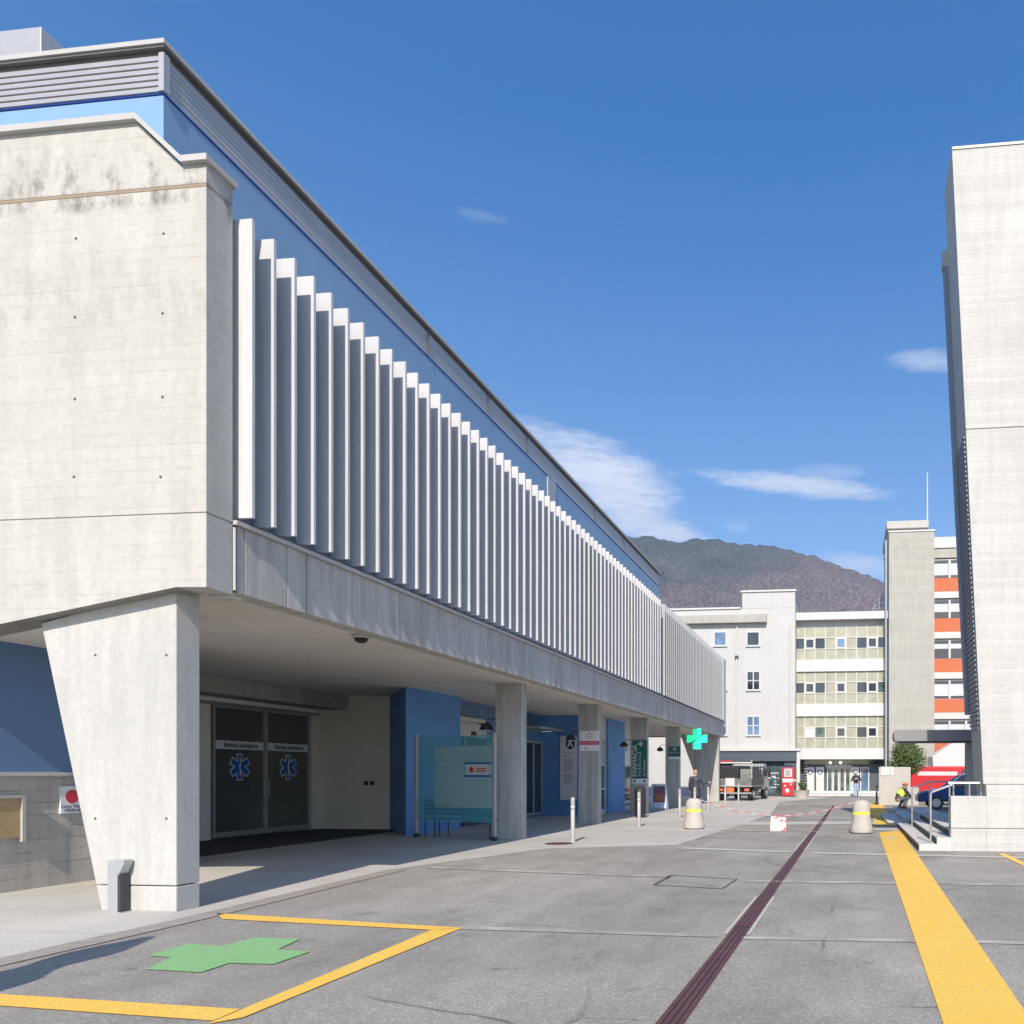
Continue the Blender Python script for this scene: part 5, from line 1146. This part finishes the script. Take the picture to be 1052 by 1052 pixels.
# ================================================================== PEOPLE
def remesh(o, v=.012):
    m_ = o.modifiers.new('remesh', 'REMESH'); m_.mode = 'VOXEL'; m_.voxel_size = v; m_.use_smooth_shade = True
    s = o.modifiers.new('smooth', 'SMOOTH'); s.factor = .5; s.iterations = 3
def person(label, loc, rz, J, top, legs, hair, topmat_r=1.0, coat=0.0, cap=None, extra=None):
    """J: joints in metres, figure faces +Y; hips, chest, neck, head, per side shoulder/elbow/wrist and hip/knee/ankle"""
    r = thing('person', label, 'person', loc, rz, None, local=True)
    V = {k: Vector(v) for k, v in J.items()}
    b = MB()
    def limb(pts, rs, sy=1.0): b.tube(pts, rs, 12, sy=sy); [b.ball(p_, q_, q_, q_) for p_, q_ in zip(pts, rs)]
    limb([V['hips'], lerp(V['hips'], V['chest'], .5), V['chest']], [.12, .105, .12]); limb([V['chest'], V['neck']], [.08, .05]); limb([V['neck'], V['head']], [.055, .06])
    h = V['head']; b.ball(h, .077, .098, .118, 16, 12); b.ball(h + Vector((0, .07, -.065)), .045, .05, .04); b.ball(h + Vector((0, .1, -.01)), .014, .024, .022)
    for s_ in (-1, 1):
        b.ball(h + Vector((s_ * .08, 0, -.01)), .014, .022, .034)
        sfx = 'r' if s_ > 0 else 'l'
        limb([V['chest'] + Vector((s_ * .08, 0, .03)), V['sh' + sfx], V['el' + sfx], V['wr' + sfx]], [.06, .05, .04, .03])
        limb([V['hips'] + Vector((s_ * .07, 0, -.02)), V['hp' + sfx], V['kn' + sfx], V['an' + sfx]], [.11, .10, .06, .04])
        an = V['an' + sfx]; b.tube([an + Vector((0, -.05, -.03)), an + Vector((0, .06, -.045)), an + Vector((0, .17, -.055))], [.04, .042, .028], 10)
        w = V['wr' + sfx]; d_ = (w - V['el' + sfx]).normalized(); sd = d_.cross(Vector((1, 0, 0))); sd = sd.normalized() if sd.length > .1 else Vector((0, 1, 0))
        palm = w + d_ * .05; limb([w, palm], [.028, .034])
        for k_ in range(4):
            o_ = sd * ((k_ - 1.5) * .02); L3 = (.075, .085, .08, .062)[k_]
            b.tube([palm + o_, palm + o_ * 1.15 + d_ * (.03 + L3 * .5), palm + o_ * 1.2 + d_ * (.03 + L3 * .85) - Vector((s_ * .02, 0, 0))], [.011, .010, .008], 6)
        b.tube([w + d_ * .02 + sd * .025, w + d_ * .05 + sd * .055, w + d_ * .085 + sd * .06], [.012, .011, .009], 6)
    bo_ = b.build('body', 'skin', r, smooth=True); remesh(bo_, .009)
    e = MB()
    for s_ in (-1, 1): e.ball(h + Vector((s_ * .03, .088, .012)), .011, .008, .008, 8, 6)
    e.ball(h + Vector((0, .098, -.06)), .022, .008, .005, 8, 6); e.build('face_details', 'darktrouser', r)
    # trousers
    t = MB()
    for s_ in (-1, 1):
        sfx = 'r' if s_ > 0 else 'l'
        P_ = [V['hips'] + Vector((s_ * .05, 0, .05)), V['hp' + sfx], V['kn' + sfx], V['an' + sfx] + Vector((0, 0, .03))]; R_ = [.125, .115, .078, .062]
        t.tube(P_, R_, 14); [t.ball(a_, c_, c_, c_) for a_, c_ in zip(P_, R_)]
    to = t.build('trousers', legs, r, smooth=True); remesh(to)
    # shoes
    s2 = MB()
    for sfx in 'lr':
        an = V['an' + sfx]; s2.tube([an + Vector((0, -.07, -.035)), an + Vector((0, .06, -.04)), an + Vector((0, .19, -.05))], [.045, .05, .038], 10)
    so = s2.build('shoes', 'black', r, smooth=True)
    # jacket
    t = MB(); P_ = [V['hips'] + Vector((0, 0, -coat)), lerp(V['hips'], V['chest'], .45), V['chest'], V['chest'] + (V['neck'] - V['chest']) * .75]; R_ = [.19, .165, .18, .10]
    t.tube(P_, R_, 16, sy=.85); t.ball(V['chest'] + Vector((0, 0, .02)), .195, .155, .16)
    for s_ in (-1, 1):
        sfx = 'r' if s_ > 0 else 'l'; Q = [V['chest'] + Vector((s_ * .07, 0, .05)), V['sh' + sfx], V['el' + sfx], V['wr' + sfx]]; R2 = [.09, .085, .068, .05]
        t.tube(Q, R2, 12); [t.ball(a_, c_, c_, c_) for a_, c_ in zip(Q[:3], R2)]
    jo = t.build('jacket', top, r, smooth=True); remesh(jo)
    # hair / cap
    t = MB(); t.ball(h + Vector((0, -.018, .03)), .09, .10, .105, 14, 10); ho = t.build('hair', hair, r, smooth=True)
    if cap:
        t = MB(); t.ball(h + Vector((0, -.005, .07)), .098, .11, .075, 14, 10); t.tube([h + Vector((0, .08, .06)), h + Vector((0, .17, .05))], [.06, .05], 8); t.build('cap', cap, r, smooth=True)
    return r
stand = dict(hips=(0, 0, .94), chest=(0, 0, 1.32), neck=(0, 0, 1.48), head=(0, .015, 1.62), shl=(-.18, 0, 1.40), shr=(.18, 0, 1.40), ell=(-.25, .02, 1.12), elr=(.25, .03, 1.12), wrl=(-.24, .12, .88), wrr=(.24, .14, .88),
             hpl=(-.1, 0, .86), hpr=(.1, 0, .86), knl=(-.1, .03, .48), knr=(.11, .04, .48), anl=(-.1, -.06, .09), anr=(.11, .1, .09))
w1 = dict(stand); w1.update(elr=(.34, .05, 1.16), wrr=(.52, .16, 1.20), knl=(-.1, .1, .49), anl=(-.1, -.12, .12), knr=(.1, .08, .48), anr=(.1, .16, .09))
c = atd(714.5, 800, 34.0)
person('person with blond hair in a dark quilted coat walking away by the pharmacy', (c.x, c.y, 0), 0.05, w1, 'puffer', 'darktrouser', 'blond', coat=.32)
c = atd(879.5, 800, 54.0)
w2 = dict(stand); w2.update(knl=(-.1, .08, .48), anl=(-.1, -.1, .1), knr=(.1, .12, .49), anr=(.1, .2, .09), ell=(-.3, .1, 1.14), wrl=(-.12, .26, 1.22), elr=(.27, .1, 1.12), wrr=(.1, .27, 1.2))
p2 = person('person in a pale cap, dark jacket and light jeans in front of the lobby', (c.x, c.y, 0), math.pi, w2, 'jacket', 'jeans', 'bark', cap='sign_white')
c = atd(925, 800, 36.6)
w3 = dict(hips=(0, -.12, .42), chest=(0, .1, .78), neck=(0, .18, .92), head=(0, .25, 1.04), shl=(-.18, .12, .86), shr=(.18, .12, .86), ell=(-.24, .3, .64), elr=(.24, .3, .64), wrl=(-.15, .5, .55), wrr=(.12, .5, .5),
          hpl=(-.11, -.06, .42), hpr=(.11, -.06, .42), knl=(-.17, .34, .5), knr=(.17, .34, .48), anl=(-.15, .06, .09), anr=(.15, .06, .09))
p3 = person('crouching worker in orange helmet and yellow vest beside the block wall', (c.x, c.y, 0), rad(-60), w3, 'jacket', 'greycloth', 'bark', cap='orangecap')
t = MB(); V3 = {k_: Vector(v_) for k_, v_ in w3.items()}
t.tube([V3['hips'] + Vector((0, .03, .14)), lerp(V3['hips'], V3['chest'], .6), V3['chest'] + Vector((0, 0.02, .05))], [.185, .19, .195], 14); vo = t.build('vest', 'hivis', p3, smooth=True)
# ================================================================== MOUNTAIN
ridge = [(-600, 660), (-200, 640), (0, 610), (200, 585), (400, 570), (560, 560), (620, 552), (650, 553), (668, 551), (685, 556), (702, 557), (716, 552.5), (735, 555), (760, 560), (790, 561), (820, 567), (850, 577), (880, 587), (900, 595), (940, 612), (1000, 640), (1100, 660), (1400, 640), (1800, 690)]
def rz_(px):
    for (a, b), (c_, d_) in zip(ridge, ridge[1:]):
        if a <= px <= c_: t = (px - a) / (c_ - a); return b + (d_ - b) * t
    return 690
from mathutils import noise as mn
mv = []; mf = []; NX, NY = 640, 110; D0, D1 = 1300.0, 3200.0
for j in range(NY + 14):
    t = j / NY
    for i in range(NX + 1):
        px = -600 + 2400 * i / NX
        d = D0 + (D1 - D0) * t
        top = (HY - rz_(px)) / F * D1 + CH
        s = min(t, 1.0); hgt = top * (s ** 1.35) if t <= 1 else top * (1 - (t - 1) * 1.2)
        r = ray(px, 0); x, yv = r.x * d, r.y * d
        nz = mn.fractal(Vector((x * .0022, yv * .0022, 3.1)), 1.0, 2.0, 6) * 125 * math.sin(min(t, 1) * math.pi * .97 + .05) + mn.fractal(Vector((x * .02, yv * .02, 8.1)), 1.0, 2.0, 4) * 6 * min(1, t * 3) + (mn.noise(Vector((x * .07, yv * .05, 1.7))) * 9 if t > .1 else 0)
        mv.append((x, yv, max(-1, hgt + nz) if t > 0.01 else -2))
for j in range(NY + 13):
    for i in range(NX): a = j * (NX + 1) + i; mf.append((a, a + 1, a + NX + 2, a + NX + 1))
mb = MB(); mb.v = mv; mb.f = mf; o = struct('mountain', mb, 'mountain')
for p_ in o.data.polygons: p_.use_smooth = True
# ================================================================== haze
HAZE = True
if HAZE:
    q = MB(); q.box(-4200, 4200, -250, 4200, -3, 1250)
    m = bpy.data.materials.new('thin_valley_haze'); m.use_nodes = True; nt = m.node_tree
    for n in list(nt.nodes): nt.nodes.remove(n)
    o_ = nt.nodes.new('ShaderNodeOutputMaterial'); v = nt.nodes.new('ShaderNodeVolumePrincipled'); nt.links.new(v.outputs[0], o_.inputs['Volume'])
    v.inputs['Color'].default_value = (0.62, 0.76, 1.0, 1); v.inputs['Density'].default_value = 0.00013; v.inputs['Anisotropy'].default_value = 0.2
    hz = q.build('haze', m); tag(hz, kind='stuff')
# ================================================================== LIGHT + SKY
EL = rad(37); DELTA = rad(7.2)
sd = Vector((-math.sin(DELTA) * math.cos(EL), math.cos(DELTA) * math.cos(EL), -math.sin(EL)))
sl_ = bpy.data.lights.new('sun', 'SUN'); sl_.energy = 3.1; sl_.angle = rad(0.5); sl_.color = (1.0, 0.90, 0.765)
so = bpy.data.objects.new('sun', sl_); COL.objects.link(so); so.rotation_euler = sd.to_track_quat('-Z', 'Y').to_euler(); so.location = (5, -20, 30)
w = bpy.data.worlds.new('World'); S.world = w; w.use_nodes = True; nt = w.node_tree
for n in list(nt.nodes): nt.nodes.remove(n)
g = NT(nt)
sky = g.add('ShaderNodeTexSky'); sky.sky_type = 'NISHITA'; sky.sun_disc = False; sky.sun_elevation = EL; sky.sun_rotation = math.pi - DELTA; sky.altitude = 300; sky.air_density = 1.0; sky.dust_density = 0.9; sky.ozone_density = 4.0
gen = g.add('ShaderNodeTexCoord').outputs['Generated']
sep = g.add('ShaderNodeSeparateXYZ', None, Vector=gen)
az = g.m('ARCTAN2', sep.outputs[0], sep.outputs[1]); el = g.m('ARCSINE', sep.outputs[2])
cmb = g.add('ShaderNodeCombineXYZ', None, X=az, Y=g.m('MULTIPLY', el, 4.5), Z=0.0).outputs[0]
wisp = g.noise(cmb, 9.0, 8.0, 0.6); fine = g.noise(cmb, 45.0, 6.0, 0.6)
tot = None
def angs(px, py): r = ray(px, py); return math.atan2(r.x, r.y), math.asin(r.z / r.length)
for (px, py, wx, wy, tilt, amt) in ((618, 492, 74, 40, .25, .9), (590, 470, 60, 22, .3, .6), (672, 543, 58, 17, .22, .8), (820, 499, 92, 11, .1, .75), (845, 487, 40, 10, .0, .25), (958, 370, 42, 12, .1, .42), (882, 580, 40, 12, .15, .5), (757, 541, 14, 7, 0, .3), (495, 222, 28, 6, 0, .10), (1045, 365, 60, 14, 0, .3)):
    a0, e0_ = angs(px, py); a1, _ = angs(px + wx, py); _, e1_ = angs(px, py - wy)
    sa_ = a1 - a0; se_ = e1_ - e0_
    dx = g.m('SUBTRACT', az, a0); dy = g.m('ADD', g.m('SUBTRACT', el, e0_), g.m('MULTIPLY', dx, tilt))
    q2 = g.m('ADD', g.m('POWER', g.m('ABSOLUTE', g.m('DIVIDE', dx, sa_)), 2.4), g.m('POWER', g.m('ABSOLUTE', g.m('DIVIDE', dy, se_)), 2.0))
    q2 = g.m('ADD', q2, g.m('MULTIPLY', g.m('SUBTRACT', wisp, .5), 2.6)); q2 = g.m('ADD', q2, g.m('MULTIPLY', g.m('SUBTRACT', fine, .5), 1.8))
    f = g.add('ShaderNodeMapRange', {'interpolation_type': 'SMOOTHSTEP'}, Value=q2, From_Min=1.7, From_Max=-.5, To_Min=0.0, To_Max=amt).outputs[0]
    tot = f if tot is None else g.m('MAXIMUM', tot, f)
satv = g.add('ShaderNodeMapRange', None, Value=el, From_Min=0.1, From_Max=0.75, To_Min=1.04, To_Max=1.42).outputs[0]
hs = g.add('ShaderNodeHueSaturation', None, Saturation=satv, Value=0.84, Color=sky.outputs[0])
skyc = g.mix(tot, hs.outputs[0], (4.4, 4.6, 5.0))
bg = g.add('ShaderNodeBackground', None, Color=skyc, Strength=0.125); wo = g.add('ShaderNodeOutputWorld'); g.l.new(bg.outputs[0], wo.inputs[0])
# ================================================================== CAMERA
cd = bpy.data.cameras.new('camera'); co = bpy.data.objects.new('camera', cd); COL.objects.link(co)
co.location = (0, 0, CH); co.rotation_euler = (math.pi / 2, 0, TH)
cd.sensor_width = 36; cd.lens = F / W * 36; cd.shift_x = (W / 2 - CX) / W; cd.shift_y = (HY - W / 2) / W; cd.clip_end = 20000; cd.clip_start = 0.05
S.camera = co
S.view_settings.view_transform = 'Standard'; S.view_settings.look = 'None'; S.view_settings.exposure = 0.92; S.view_settings.gamma = 1.0
S.render.engine = 'CYCLES'; S.cycles.diffuse_bounces = 6; S.cycles.max_bounces = 12
for o in bpy.data.objects:
    if '_o' in o: del o['_o']
